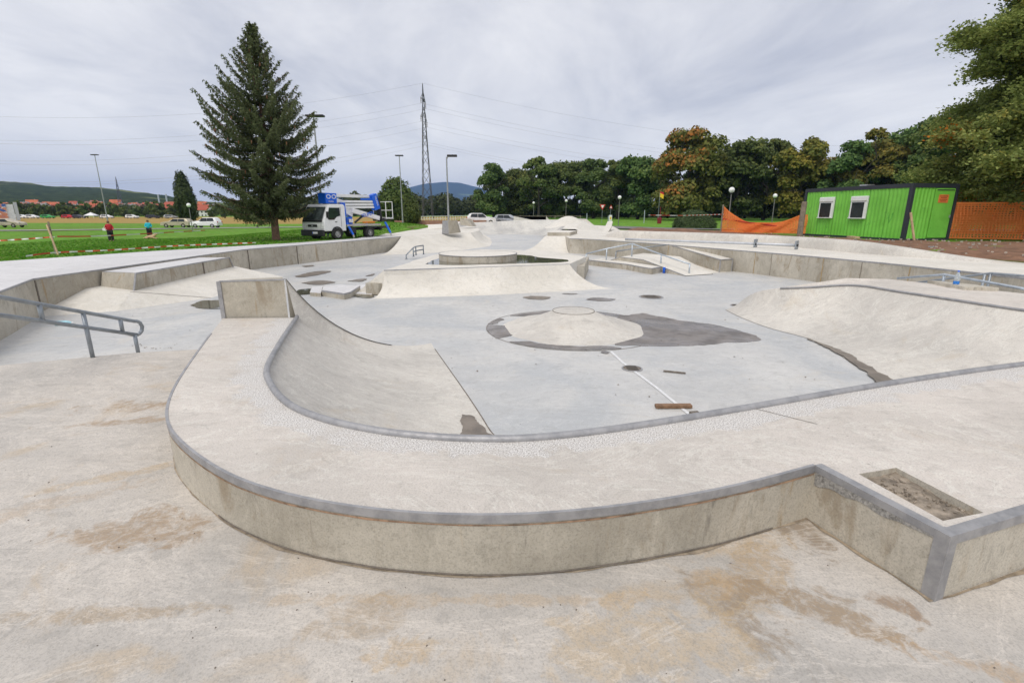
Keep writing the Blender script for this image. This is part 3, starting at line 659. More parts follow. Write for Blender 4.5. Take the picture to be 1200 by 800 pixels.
for i, q in enumerate([[(-7.64, 17.48, 0), (-7.5, 18.89, 0), (-6.9, 19.03, 0), (-6.93, 17.97, 0), (-7.25, 17.25, 0)], [(-6.72, 15.76, 0), (-6.33, 16.37, 0), (-5.71, 15.96, 0), (-6.04, 15.38, 0)],
                       [(-5.9, 13.42, 0), (-6.19, 14.34, 0), (-5.85, 14.5, 0), (-5.57, 13.64, 0)], [(-5.49, 13.57, 0), (-4.68, 13.54, 0), (-3.81, 13.42, 0), (-3.77, 12.94, 0), (-4.7, 13.44, 0)],
                       [(-5.39, 16.16, 0), (-5.16, 16.69, 0), (-4.93, 16.79, 0), (-4.89, 16.16, 0)], [(-5.15, 17.48, 0), (-5.05, 18.22, 0), (-4.95, 17.72, 0)], [(-8.76, 20.87, 0), (-8.46, 21.22, 0), (-8.26, 20.87, 0), (-8.48, 20.54, 0)],
                       [(-7.06, 8.88, 0), (-6.97, 9.01, 0), (-6.86, 8.82, 0)]]):
    puddle(q, '', 'water2' if i in (2, 3) else 'wet', seed=40 + i, rough=0.05, name='puddle' if i in (2, 3) else 'wet_silt')
# silt in the corners of the quarter pipes
puddle([(5.27, 8.63, 0), (5.37, 7.84, 0), (5.27, 7.17, 0), (5.08, 6.25, 0), (4.82, 6.15, 0), (5.02, 6.8, 0), (5.18, 7.54, 0)], '', 'wet', seed=52, k=2, rough=0.05, name='wet_silt')
puddle([(-0.56, 5.16, 0), (-0.45, 5.11, 0), (-0.27, 4.76, 0), (-0.15, 4.52, 0), (-0.47, 4.52, 0)], '', 'wet', seed=53, k=2, rough=0.03, name='wet_silt')
o = flat_strip([Vector((1.61, 7.79, 0)), Vector((1.67, 7.17, 0)), Vector((1.87, 6.05, 0)), Vector((1.99, 5.19, 0))], 0.045, None, 'painted_line', M['paint_line'], 0.006)
structure(o)
def manhole(x, y, r0, label):
    r = empty('drain_cover', (x, y, 0)); tag(r, label, 'drain')
    n = 24; MB().lathe([(r0 * 1.15, .006), (r0 * 1.12, .012), (r0, .012), (r0 * .97, .004)], n=n).build('frame', M['steel'], r)
    MB().lathe([(r0 * .97, .008), (0.001, .008)], n=n).build('cover', M['joint'], r)
    mb = MB()
    for k in range(5): mb.box((0, (k - 2) * r0 * 0.36, 0.012), (r0 * 1.2, r0 * 0.1, 0.006))
    mb.build('grating', plain('drain_bars', (0.1, 0.09, 0.08), 0.7), r)
manhole(1.74, 6.88, 0.13, 'round dark floor drain in the middle of the bowl on the white line')
manhole((1.64, 13.57, 0)[0], (1.64, 13.57, 0)[1] - 0.6, 0.0001 + 0.12, 'small round floor drain close behind the flat-topped mound') if False else None
manhole(*(3.71, 13.14, 0)[:2], 0.28, 'round dark floor drain below the long handrail')
manhole(*(5.46, 11.89, 0)[:2], 0.14, 'small round drain cover beside the start of the right quarter pipe')
pl = MB().box((0, 0, 0.02), (0.42, 0.075, 0.035)).build('timber_plank', plain('brown_plank', (0.22, 0.13, 0.075), 0.8, 0, 0.3, 9, 0.2), bevel=0.004)
pl.location = (*(1.87, 5.39, 0)[:2], 0.006); pl.rotation_euler = (0, 0, 0.02); tag(pl, 'short brown timber plank lying on the bowl floor near the coping', 'plank')
pl = MB().box((0, 0, 0.01), (0.30, 0.02, 0.02)).build('metal_bar', M['joint']); pl.location = (*(2.29, 6.68, 0)[:2], 0.006); pl.rotation_euler = (0, 0, -0.35)
tag(pl, 'thin dark metal bar lying on the bowl floor right of the drain', 'bar')
pl = MB().box((0, 0, 0.012), (0.10, 0.075, 0.024)).build('brick_piece', M['joint']); pl.location = (*(2.05, 5.19, 0)[:2], 0.007); pl.rotation_euler = (0, 0, 0.2)
tag(pl, 'small dark stone chip at the end of the white line by the coping', 'stone')
rr = random.Random(8); mb = MB()
for k in range(90):
    if k < 45: x, y, z = rr.uniform(-1, 5), rr.uniform(5, 12), 0.008
    elif k < 60: x, y, z = rr.gauss(-6.1, .25), rr.gauss(6.9 + 1.2, .12), 0.01
    else: x, y, z = rr.uniform(-9, -3.5), rr.uniform(8.5, 15), 0.008
    s = rr.uniform(.012, .03); a = rr.uniform(0, 6.3)
    mb.add([(x, y, z), (x + s * math.cos(a), y + s * math.sin(a), z + s * .3), (x + s * 1.5 * math.cos(a + .5), y + s * 1.5 * math.sin(a + .5), z), (x + s * math.cos(a + 1.1), y + s * math.sin(a + 1.1), z + s * .2)], [(0, 1, 2, 3)])
stuff(mb.build('leaf_litter', plain('dead_leaf', (0.14, 0.10, 0.05), 0.9, 0, 0.5, 2)))
mb = MB()
for k in range(160):
    x, y = rr.uniform(-4.5, 2.6), rr.uniform(1.0, 3.6)
    if y > 2.05 + 0.25 * abs(x) ** 1.6 * (1 if x < 0 else .4) and x > -3: continue
    s = rr.uniform(.0015, .005); mb.box((x, y, NG + s * .4), (s * 1.5, s, s), rr.uniform(0, 3))
stuff(mb.build('loose_grit', M['joint']))

# ================================================================= street-course features
def left_side():
    r = empty('left_platform', (0, 0, 0)); tag(r, 'long raised concrete platform along the left edge, its retaining wall capped with steel', 'skate platform')
    wall = [(-7.6, 5.9, .8), (-9.32, 9.01, .8), (-10.35, 10.76, .8), (-10.28, 19.5, .8), (-8.22, 24.4, .8), (-6.5, 29.8, .8)]
    outerb = [(-8.6, 29.9, .8), (-8.4, 27.6, .8), (-10.2, 23.4, .8), (-13.2, 18.6, .8), (-14.9, 14.7, .8), (-16.6, 4, .8), (-13, 3.0, .8)]
    o = MB().prism(wall + outerb, -0.1).build('platform', M['wall'], r)
    o.data.materials.append(M['platform'])
    for pl in o.data.polygons:
        if pl.normal.z > 0.9: pl.material_index = 1
    pth = resample([Vector(w) for w in wall], 60); steel_edge(pth, 1, 0.03, 0.03, r)
    for x, y, ww in [(-10.35, 10.76, .02), (-10.26, 19.55, .02), (-9.3, 21.8, .015)]:
        MB().box((x + .012, y, .38), (.02, .03, .76)).build('wall_joint', M['joint'], r)
left_side()
def left_bench():
    r = empty('grind_ledge', (0, 0, 0)); tag(r, 'long grey concrete grind ledge with steel edges against the left retaining wall', 'skate ledge')
    b = MB(); A = (-10.27, 12.5, .75); B = (-9.2, 12.2, .75); D = (-9.3, 16.5, .75); E = (-10.27, 16.5, .75)
    o = b.prism([A, B, D, E], -0.05)
    b.v = [(x, y - (0.28 if (z < 0 and y < 13) else 0) + (0.35 if (z < 0 and y > 14) else 0), z) for x, y, z in b.v]
    o = b.build('ledge', M['wall'], r); o.data.materials.append(M['platform'])
    for pl in o.data.polygons:
        if pl.normal.z > 0.9: pl.material_index = 1
    steel_edge([Vector(A), Vector(B), Vector(D)], 1, 0.035, 0.03, r)
    MB().tube([(-9.2, 12.19, .75), (-9.21, 11.98, .2)], .022, 6).build('corner_strip', M['steel'], r)
    MB().tube([(-9.29, 16.51, .75), (-9.29, 16.78, .2)], .022, 6).build('corner_strip', M['steel'], r)
    for y in (13.4, 15.0): MB().box((-9.25, y, .5), (.03, .025, .45)).build('panel_joint', M['joint'], r)
left_bench()
def left_bank():
    T0, T1, T2, T3, T4 = (-10.7, 11.2, 0), (-9.4, 12.0, 0), (-7.95, 13.0, 0), (-8.0, 17.4, 0), (-10.3, 19.6, 0)
    T0 = (-10.45, 10.5, 0.0); T1 = (-9.05, 11.2, 0)
    U0, U1, U2 = (-10.4, 12.0, .40), (-9.2, 11.9, .34), (-9.3, 16.8, .43)
    o = MB().add([T0, T1, T2, T3, T4, U0, U1, U2, (-10.4, 17, .43)], [(0, 1, 6, 5), (1, 2, 6), (2, 3, 7, 6), (3, 4, 8, 7), (5, 6, 7, 8)]).build('hip_bank', M['pale'])
    tag(o, 'low sloping concrete bank fanning out below the left grind ledge', 'skate bank')
    flat_strip([Vector(T2), Vector(U1)], .02, o, 'bank_joint', M['joint'], .006)
left_bank()

def manual_pad():
    r = empty('table_ramp', (0, 0, 0)); tag(r, 'wide concrete table ramp with curved front and a round slab on its top', 'skate ramp')
    zt = .68
    top_f = [Vector((-3.45, 13.45, zt)), Vector((-1.2, 14.1, zt)), Vector((1.72, 15.05, zt))]
    toe_f = [Vector((-3.66, 12.87, 0)), Vector((-0.6, 13.45, 0)), Vector((2.99, 14.67, 0))]
    T = resample(top_f, 24); E = resample(toe_f, 24)
    rows = arc_rows(T, E, 12)
    # right side flank follows round
    MB().loft(rows).build('front_transition', M['pale'], r, smooth=True)
    # left side face of the transition
    MB().loft([rows[0], [(p[0], p[1], -.05) for p in rows[0]]]).build('side_face', M['wall'], r)
    MB().loft([rows[-1], [(p[0], p[1], -.05) for p in rows[-1]]]).build('side_face', M['wall'], r)
    tp = [tuple(t) for t in T] + [(2.6, 17.6, zt), (1.5, 20.0, zt), (-1.2, 21.2, zt), (-2.55, 20.0, zt)]
    o = MB().prism(tp, -.05).build('table_top', M['pale'], r)
    MB().add([(-3.45, 13.45, zt - .001), (-2.55, 20.0, zt - .001), (-3.1, 22.5, 0.3), (-4.6, 23.3, 0.002), (-4.4, 17.5, 0.002), (-4.35, 13.75, .002), (-3.45, 13.44, .0)],
             [(0, 1, 4), (1, 2, 3), (1, 3, 4), (0, 4, 5), (0, 5, 6)]).build('left_bank', M['pale'], r)
    MB().add([(-2.55, 20.0, zt), (-1.2, 21.2, zt), (1.5, 20.0, zt), (2.5, 23.5, 0.002), (-1, 25, 0.002), (-3.1, 23.5, 0.002)], [(0, 1, 4, 5), (1, 2, 3, 4)]).build('rear_bank', M['pale'], r)
    steel_edge([t for t in T], 1, .035, .02, r)
    # low side block on the left and the small block on the right
    MB().prism([(-3.96, 13.4, 0.33), (-3.62, 13.4, 0.33), (-3.5, 13.5, .33), (-3.9, 15.3, .33)], .02).build('side_block', M['wall'], r)
    MB().prism([(1.63, 15.87, 0.5), (2.36, 16.26, 0.5), (3.0, 19.6, .5), (2.2, 19.6, .5)], -.05).build('end_block', M['wall'], r)
    # round slab
    d = MB(); c = (-1.12, 16.6); n = 48; R = 1.28
    d.lathe([(R + .0, .0), (R, .19), (R - .03, .205), (0.001, .205)], (c[0], c[1], zt), n)
    o = d.build('round_slab', M['wall'], r); o.data.materials.append(M['pale'])
    for pl in o.data.polygons:
        if pl.normal.z > 0.6: pl.material_index = 1
    MB().tube([(c[0] + (R + .004) * math.cos(2 * math.pi * k / n), c[1] + (R + .004) * math.sin(2 * math.pi * k / n), zt + .197) for k in range(n + 1)], .014, 6).build('steel_edge', M['steel'], r)
    blob([(-2.6, 15.0), (-1.8, 14.75), (-.8, 14.9), (0.3, 15.25), (1.5, 15.6), (1.8, 16.4), (1.0, 17.2), (.5, 18.2), (-.5, 18.4), (-2.3, 17.5)], zt + .004, 'puddle', M['water2'], .06, 77, r)
manual_pad()

def rail_set(name, label, segs, rad, mat, group=None, base_plate=True):
    """segs: (part name, list of points)"""
    r = empty(name, (0, 0, 0)); tag(r, label, 'handrail', group)
    for nm, pts in segs:
        MB().tube(pts, rad, 8).build(nm, mat, r, smooth=True)
        if nm == 'post' and base_plate:
            q = min(pts, key=lambda p: p[2]); MB().box((q[0], q[1], q[2] + .006), (rad * 4, rad * 4, .012)).build('base_plate', mat, r)
    return r
# near left rail
T = [(-4.9, 4.5, 1.49), (-5.09, 4.9, 1.38), (-5.18, 5.9, 1.03), (-5.14, 6.62, 0.76)]
Lw = [(p[0], p[1], p[2] - .19) for p in T]
e = Vector(T[-1]); b = Vector(Lw[-1]); bend = [e] + [((e + b) / 2 + Vector((math.sin(a) * .03, math.sin(a) * .085, math.cos(a) * .095))) for a in [0.4, .9, 1.57, 2.2, 2.7]] + [b]
segs = [('top_rail', T[:-1] + bend[:]), ('lower_rail', Lw)]
def lerp3(a, b, t): return tuple(a[i] + (b[i] - a[i]) * t for i in range(3))
for (i, t) in ((1, .42), (2, .7)): segs.append(('connector', [lerp3(T[i], T[i + 1], t), lerp3(Lw[i], Lw[i + 1], t)]))
segs.append(('post', [T[2], (T[2][0] - .0, T[2][1] + .0, .45)])); segs.append(('post', [lerp3(Lw[2], Lw[3], .95), (*lerp3(Lw[2], Lw[3], .95)[:2], .28)]))
rail_set('handrail', 'grey double-tube handrail sloping down at the left edge of the frame', segs, .024, M['rail'], base_plate=False)
# little rail on mid left
t0 = [(-5.05, 24, 0.2), (-4.76, 24.3, 0.52), (-4.69, 24.6, 0.56), (-4.39, 25, 0.59)]
segs = [('top_rail', t0), ('lower_rail', [(p[0], p[1], p[2] - .2) for p in t0[1:]]), ('post', [t0[0], (t0[0][0], t0[0][1], .02)]), ('post', [t0[1], (t0[1][0], t0[1][1], .1)]), ('post', [t0[2], (t0[2][0], t0[2][1], .15)]), ('post', [t0[3], (t0[3][0], t0[3][1], .15)])]
rail_set('handrail', 'small dark double-tube handrail behind the left side of the table ramp', segs, .03, M['rail'])

def right_box():
    r = empty('fun_box', (0, 0, 0)); tag(r, 'low concrete fun box with sloping ends and steel trimmed ledge under the long handrail', 'skate box')
    # kinked wall: up, flat, down
    a = [(3.72, 21.43, 0.05), (4.52, 20.96, 0.38), (5.15, 19.81, 0.38), (6.11, 17.56, 0.02)]
    bk = [(a[0][0] + 1.0, a[0][1] + 1.9, .05), (a[1][0] + 1.5, a[1][1] + 2.0, .38), (a[2][0] + 1.9, a[2][1] + 1.3, .38), (7.3, 18.1, .02)]
    rows = [[(x, y, -.03), (x, y, z)] + [(x2, y2, z2)] for (x, y, z), (x2, y2, z2) in zip(a, bk)]
    o = MB().add([p for p in a] + [p for p in bk], [(0, 1, 5, 4), (1, 2, 6, 5), (2, 3, 7, 6)]).build('deck', M['pale'], r)
    MB().loft([[p, (p[0], p[1], -.02)] for p in a]).build('side_wall', M['wall'], r)
    MB().loft([[p, (p[0], p[1], -.02)] for p in bk]).build('back_wall', M['wall'], r)
    steel_edge([Vector(p) for p in a], 1, .03, .02, r)
    # long low ledge in front
    ld = [(3.27, 21.36, 0.22), (4.5, 19.57, 0.22), (4.91, 18.31, 0.22), (5.06, 18.09, 0.22), (5.56, 18.64, 0.22), (4.96, 20.08, 0.22), (3.99, 22.16, 0.22)]
    o = MB().prism(ld, -.02).build('low_ledge', M['wall'], r); o.data.materials.append(M['pale'])
    for pl in o.data.polygons:
        if pl.normal.z > 0.9: pl.material_index = 1
    steel_edge([Vector(p) for p in ld[:5]], 1, .03, .03, r)
right_box()
tt = [(3.17, 21.5, 0.46), (4, 21.3, 0.69), (5.02, 21.1, 0.91), (5.73, 19.3, 0.61), (6.39, 18, 0.38)]
segs = [('top_rail', tt)] + [('post', [tt[i], (tt[i][0], tt[i][1], zb)]) for i, zb in ((0, .02), (1, .1), (2, .3), (3, .2), (4, .02))] + [('lower_rail', [(tt[0][0], tt[0][1], .1), (tt[1][0], tt[1][1], .18)])]
rail_set('handrail', 'long grey handrail rising to a peak over the low fun box at mid right', segs, .03, M['rail_bright'])
t2 = [(4.75, 23, 0.45), (5.36, 22.5, 0.6), (6.78, 22.2, 0.79)]
rail_set('handrail', 'thin dull handrail behind the peak of the long bright one', [('top_rail', t2), ('post', [t2[0], (t2[0][0], t2[0][1], .1)]), ('post', [t2[1], (t2[1][0], t2[1][1], .38)])], .026, M['rail'])
bt = empty('blue_cup', (5.63, 18.49, 0)); tag(bt, 'tiny blue drinks can standing at the end of the low ledge', 'can')
MB().lathe([(0.001, 0), (.05, 0), (.05, .2), (.04, .22), (0.001, .22)], n=12).build('body', M['blue'], bt, smooth=True)
MB().lathe([(.035, .22), (.035, .235), (0.001, .235)], n=12).build('lid', M['white'], bt)

def terrace():
    r = empty('right_terrace', (0, 0, 0)); tag(r, 'long raised concrete terrace along the right side with a stained retaining wall', 'skate terrace')
    wl = [(3.15, 27.6, .8), (3.7, 27.3, .8), (4.6, 26.2, .8), (6.2, 23.6, .8), (7.6, 20.9, .8), (8.42, 19.1, .8), (9.6, 16.7, .8), (10.55, 14.1, .8), (11.15, 11.4, .8), (11.5, 8.5, .8), (11.6, 5.0, .8)]
    bk = [(16, 5, .8), (15.5, 11, .8), (14.6, 14.6, .8), (12.8, 18.6, .8), (11.2, 22.6, .8), (8.6, 27.0, .8), (7.0, 31.0, .8), (3.15, 30, .8)]
    o = MB().prism(wl + bk, -.05).build('terrace', M['wall'], r); o.data.materials.append(M['pale'])
    for pl in o.data.polygons:
        if pl.normal.z > 0.9: pl.material_index = 1
    steel_edge(resample([Vector(w) for w in wl], 60), 1, .05, .03, r)
    for k, (i, t) in enumerate([(5, .35), (5, .6), (6, .3), (6, .75), (7, .25), (7, .7), (3, .5)]):
        a, b = wl[i], wl[i + 1]; p = lerp3(a, b, t); dx, dy = b[0] - a[0], b[1] - a[1]; an = math.atan2(dy, dx)
        pts = [(p[0] - .004 + .02 * noise.noise(Vector((k * 3.1, zz * 4, 1))), p[1] - .004, zz) for zz in np.linspace(.02, .77, 9)]; MB().tube(pts, .007 if k % 2 else .009, 4, False).build('wall_crack', M['joint'] if k % 2 else plain('ochre_run', (.40, .27, .11), .9), r)
    # raised kerb wall behind, swelling and then running out into the soil
    base = crom([(5.06, 29.84, 0.8)[:2] + (0,), (6.25, 27.2, 0), (8.2, 25.4, 0), (10.2, 23.0, 0), (11.5, 20.4, 0), (11.9, 18.2, 0), (12.5, 16.4, 0), (13.3, 14.7, 0), (14.1, 13.2, 0)], 60)
    hs = [0.02 + 0.40 * sm(0, .10, k / 59) * (1 - sm(.70, 1.0, k / 59)) for k in range(60)]
    rows = []
    for i, p in enumerate(base):
        s = side(base, i, -1); h = hs[i]; p = Vector((p.x, p.y, .8))
        rows.append([p - Vector((0, 0, .02)), p + s * .06 + Vector((0, 0, h * .6)), p + s * .13 + Vector((0, 0, h * .93)), p + s * .22 + Vector((0, 0, h)), p + s * .50 + Vector((0, 0, h - .015)), p + s * .55 + Vector((0, 0, -.05))])
    MB().loft(rows).build('kerb_wall', M['ramp'], r, smooth=True)
terrace()
def hubba():
    r = empty('sloping_ledge', (0, 0, 0)); tag(r, 'long sloping concrete ledge running down from the right terrace, steel strips on its end corners', 'skate ledge')
    f1, f2 = (5.45, 19.03, 0.42), (8.42, 19.2, 0.42)
    a = [Vector((5.5, 19.03, .42)), Vector((8.35, 19.03, .42))]
    # end face is near, block climbs back and left to the terrace
    n1, n2 = Vector((7.77, 18.7, 0.47)), Vector((8.35, 19, 0.47)); b1, b2 = Vector((6.92, 22.4, 0.8)), Vector((7.38, 22.2, 0.79))
    vs = [n1, n2, b2, b1]; lo = [Vector((p.x, p.y, -.02)) for p in vs]
    o = MB().add(vs + lo, [(0, 1, 2, 3), (0, 4, 5, 1), (3, 7, 4, 0), (1, 5, 6, 2), (2, 6, 7, 3)]).build('ledge', M['wall'], r)
    o.data.materials.append(M['pale'])
    for pl in o.data.polygons:
        if abs(pl.normal.z) > 0.8: pl.material_index = 1
    MB().tube([n1, b1], .02, 6).build('steel_edge', M['steel'], r); MB().tube([n1, n2], .02, 6).build('steel_edge', M['steel'], r)
    MB().tube([n1, lo[0]], .022, 6).build('corner_strip', M['steel'], r); MB().tube([n2, lo[1]], .022, 6).build('corner_strip', M['steel'], r)
    # sloping ground plate between ledge and fun box
    MB().add([(7.0, 18.2, .003), (8.1, 18.75, .003), (b1.x, b1.y, .30), (b1.x - 1.2, b1.y - .9, .3)], [(0, 1, 2, 3)]).build('bank', M['pale'], r)
hubba()
def pipes():
    r = empty('loose_rail', (0, 0, 0)); tag(r, 'long pale steel pipe rail lying along the right terrace with two dark square foot plates', 'pipe rail')
    a, b = Vector((6.0, 25.6, .90)), Vector((11.2, 19.75, .93)); b = Vector((10.91, 19.3, 0.99)); a = Vector((5.64, 25.2, 0.83)); a.z = .88; b.z = .96
    MB().tube([a.lerp(b, k / 6) for k in range(7)], .055, 10).build('pipe', plain('pale_pipe', (0.55, 0.57, 0.60), 0.45, .3, .1, 5), r, smooth=True)
    dv = (b - a).normalized(); an = math.atan2(dv.y, dv.x)
    for t in (0.80, 0.995):
        q = a.lerp(b, t)
        MB().box((q.x, q.y, .97), (.05, .26, .32), an).build('foot_plate', M['rail'], r, bevel=.01)
        MB().tube([q + dv * -.0 + Vector((-.03, -.03, 0)), q - dv.cross(Vector((0, 0, 1))) * 0 + dv * .05], .05, 8).build('hub', M['black'], r)
    r2 = empty('loose_rail', (0, 0, 0)); tag(r2, 'short steel pipe rail with dark foot plate on the soil below the green cabin', 'pipe rail')
    a, b = Vector((14.83, 19.5, 0.83)), Vector((15.42, 18.6, 0.82))
    MB().tube([a, b], .05, 10).build('pipe', M['rail_bright'], r2, smooth=True); MB().box(tuple(b + Vector((.03, 0, 0))), (.1, .2, .3), .4).build('foot_plate', M['rail'], r2, bevel=.01)
pipes()
# right-hand stair rails
tA = [(9.46, 12.2, 0.62), (9.46, 10.9, 0.87), (9.27, 10, 0.88), (9.04, 8.3, 0.87)]; tB = [(9.43, 11.3, 0.63), (9.5, 10.9, 0.7), (9.31, 10, 0.73), (9.09, 8.3, 0.71)]
rail_set('handrail', 'bright double handrail behind the plastic bottle at the right edge', [('top_rail', tA), ('lower_rail', tB), ('post', [tA[1], (tA[1][0], tA[1][1], .5)]), ('post', [tA[3], (tA[3][0], tA[3][1], .3)])], .026, M['rail_bright'])
tC = [(9.86, 12.2, 0.5), (10.26, 11.5, 0.73), (10.37, 10.8, 0.91), (10.76, 9.8, 0.93)]
rail_set('handrail', 'second duller handrail standing against the terrace wall at the right edge', [('top_rail', tC), ('post', [tC[2], (tC[2][0], tC[2][1], .1)]), ('post', [(tC[2][0] - .12, tC[2][1], tC[2][2] - .02), (tC[2][0] - .12, tC[2][1], .1)]), ('post', [tC[1], (tC[1][0], tC[1][1], .2)])], .026, M['rail'])
def bottle():
    x, y = (8.46, 9.45, 0.8)[:2]
    r = empty('drinks_bottle', (x, y, .8)); tag(r, 'clear plastic drinks bottle with blue cap and a little red drink on the right deck', 'bottle')
    t = NT('clear_plastic'); t.set((0.75, 0.80, 0.84), 0.08, 0, .5); t.p.inputs['Transmission Weight'].default_value = 0.65; t.p.inputs['IOR'].default_value = 1.2
    MB().lathe([(.001, 0), (.042, 0), (.047, .02), (.047, .20), (.040, .235), (.018, .285), (.014, .30)], n=18).build('bottle_body', t.m, r, smooth=True)
    MB().lathe([(.0475, .002), (.0485, .01), (.0485, .06), (.001, .06)], n=18).build('drink', plain('red_drink', (0.5, 0.05, 0.02), .2), r, smooth=True)
    MB().lathe([(.0483, .07), (.0488, .072), (.0488, .125), (.0483, .127)], n=18).build('label_band', plain('blue_label', (0.03, 0.20, 0.62), .5, 0, .5, 60), r, smooth=True)
    MB().lathe([(.017, .30), (.018, .302), (.018, .325), (.001, .325)], n=12).build('cap', M['blue'], r, smooth=True)
bottle()

def steps_left():
    for k, (pts, z, lab) in enumerate([
        ([(-5.12, 13.29, 0.16), (-4.33, 12.72, 0.16), (-4.24, 13, 0.16), (-4.32, 14.09, 0.16), (-4.99, 14.35, 0.16), (-5.34, 14.09, 0.16)], .16, 'low angular concrete slab with steel edge left of the table ramp'),
        ([(-5.45, 13.31, 0.1), (-5.1, 13.16, 0.1), (-5.51, 14.42, 0.1), (-5.78, 14.33, 0.1)], .10, 'small low slab beside the puddles left of the table ramp'),
        ([(-4.61, 13.48, 0.05), (-3.76, 13.26, 0.05), (-4.42, 15.21, 0.05), (-4.71, 15.03, 0.05)], .05, 'flat concrete step touching the foot of the table ramp')]):
        r = empty('stepping_slab', (0, 0, 0)); tag(r, lab, 'concrete slab')
        o = MB().prism(pts, -.02).build('slab', M['wall'], r); o.data.materials.append(M['platform'])
        for pl in o.data.polygons:
            if pl.normal.z > .9: pl.material_index = 1
        if k < 1: steel_edge([Vector(p) for p in pts[:4]], 1, .02, .04, r)
    bt = empty('crushed_bottle', (-8.97, 9.74, 0), 0.2); tag(bt, 'crushed clear blue plastic bottle lying behind the near handrail', 'bottle')
    MB().lathe([(.001, -.16), (.05, -.15), (.045, -.05), (.05, .02), (.04, .08), (.015, .13), (.001, .14)], (0, 0, .045), 10, 'x').build('bottle_body', plain('pale_blue_plastic', (0.35, 0.62, 0.70), .2), bt)
    MB().lathe([(.016, .13), (.016, .16), (.001, .16)], (0, 0, .045), 10, 'x').build('cap', M['white'], bt)
steps_left()

# ================================================================= far half of the park
def far_park():
    r = empty('far_left_platform', (0, 0, 0)); tag(r, 'pale concrete platform and bank behind the round slab on the far left of the park', 'skate platform')
    top = [(-6.5, 29.8, .8), (-4.76, 33.3, .8), (-3.61, 34.7, .8), (-2.85, 34.9, .8), (-2.5, 39, .8), (-2.9, 44, .8), (-3.8, 49, .8), (-4.6, 56, .8), (-9.5, 58, .8), (-9.2, 44, .8), (-8.4, 34, .8), (-7.9, 29.5, .8)]
    MB().prism(top, -.05).build('platform', M['pale'], r)
    T = resample([Vector(p) for p in top[:4]], 16)
    E = resample([Vector((-6.9, 26.3, 0)), Vector((-4.5, 27.6, 0)), Vector((-2.9, 29.8, 0)), Vector((-1.45, 33.4, 0))], 16)
    MB().loft(arc_rows(T, E, 8)).build('front_bank', M['pale'], r, smooth=True)
    T = resample([Vector(p) for p in top[3:8]], 20); E = resample([Vector(p) for p in [(-1.45, 33.4, 0), (-1.5, 38, 0), (-1.9, 44, 0), (-2.6, 49.2, 0), (-2.7, 50, 0)]], 20)
    MB().loft(arc_rows(T, E, 8)).build('channel_transition', M['pale'], r, smooth=True)
    w = empty('steel_wedge', (0, 0, 0)); tag(w, 'tilted concrete wedge with a grey steel side at the foot of the lamp post', 'skate wedge')
    v = [(-4.6, 33.4, 0.8), (-4.14, 33.3, 0.8), (-3.49, 33.8, 0.86), (-4.54, 33.4, 1.64), (-4.16, 33.3, 1.67), (-3.7, 33.6, 1.67)]
    P_ = [Vector(q) for q in v]; off = Vector((0.05, .5, 0))
    MB().add([P_[1], P_[2], P_[5], P_[4]] + [p + off for p in (P_[1], P_[2], P_[5], P_[4])], [(0, 1, 2, 3), (4, 5, 6, 7), (1, 5, 6, 2), (3, 2, 6, 7), (0, 4, 7, 3)]).build('wedge', M['wall'], w)
    MB().add([P_[0], P_[1], P_[4], P_[3]] + [p + off for p in (P_[0], P_[3])], [(0, 1, 2, 3), (0, 4, 5, 3)]).build('steel_side', M['steel'], w)
    w = empty('curved_wedge', (0, 0, 0)); tag(w, 'small concrete wedge with sloping back standing at the left of the far bowl', 'skate wedge')
    pr = [(-4.48, 44, 1.11), (-4.47, 44, 1.6), (-4.18, 44, 1.63), (-3.89, 44, 1.56), (-3.46, 44, 0.96)]
    MB().loft([[tuple(Vector(p)) for p in pr], [tuple(Vector(p) + Vector((.3, 1.6, 0))) for p in pr]], closed=True).add([p for p in pr], [(0, 1, 2, 3, 4)]).build('wedge', M['wall'], w)
    w = MB().prism([(-6.96, 42, 0.81), (-5.76, 42, 0.92), (-6.03, 44, 1.18), (-7.2, 44, 1.13)], .6).build('raised_block', M['pale']); tag(w, 'low pale concrete block left of the steel sided wedge', 'skate block')
    # far bowl
    r = empty('far_bowl', (0, 0, 0)); tag(r, 'far end bowl of pale concrete with curved walls and a grey patch on the left', 'skate bowl')
    rim = [(-5.1, 46.5, .8), (-5.0, 50, 1.25), (-4.6, 52.6, 1.10), (-2, 53.3, 1.18), (1.5, 53.0, 1.36), (4.4, 52.2, 1.40), (5.6, 50.5, 1.4), (5.6, 46.5, 1.35), (4.6, 42.5, 1.2), (3.9, 39.5, .9)]
    toe = [(-2.5, 46.5, 0), (-2.7, 48.6, 0), (-2.4, 50.4, 0), (-1.6, 51.0, 0), (1.0, 50.6, 0), (2.4, 50.2, 0), (2.9, 49, 0), (2.9, 46, 0), (2.5, 42, 0), (2.3, 39.5, 0)]
    MB().loft(arc_rows(crom(rim, 60), crom(toe, 60), 10)).build('bowl_wall', concrete('bowl_wall_concrete', (0.68, 0.66, 0.61), (0.46, 0.45, 0.43), (0.58, 0.50, 0.38), 0.56, 0.5, 0.8, 0.3, 0.9, 0.2, vertical=True), r, smooth=True)
    cr_ = crom(rim, 60)
    rows = [[p, p + side(cr_, i, -1.0) + Vector((0, 0, -.0)), p + side(cr_, i, -2.2) + Vector((0, 0, -.5))] for i, p in enumerate(cr_)]
    MB().loft(rows).build('rim_deck', M['pale'], r)
    # right plateau with its front bank
    r = empty('far_right_plateau', (0, 0, 0)); tag(r, 'pale concrete plateau behind the right retaining wall with a bank down its front', 'skate platform')
    tp = [(1.95, 30.1, .8), (3.16, 29.95, .8), (7.0, 30.9, .8), (8.2, 38, .8), (10.0, 50.5, .8), (8, 58, .8), (6, 52, .8), (5.2, 44, .8), (3.9, 39.5, .8), (2.7, 35, .8)]
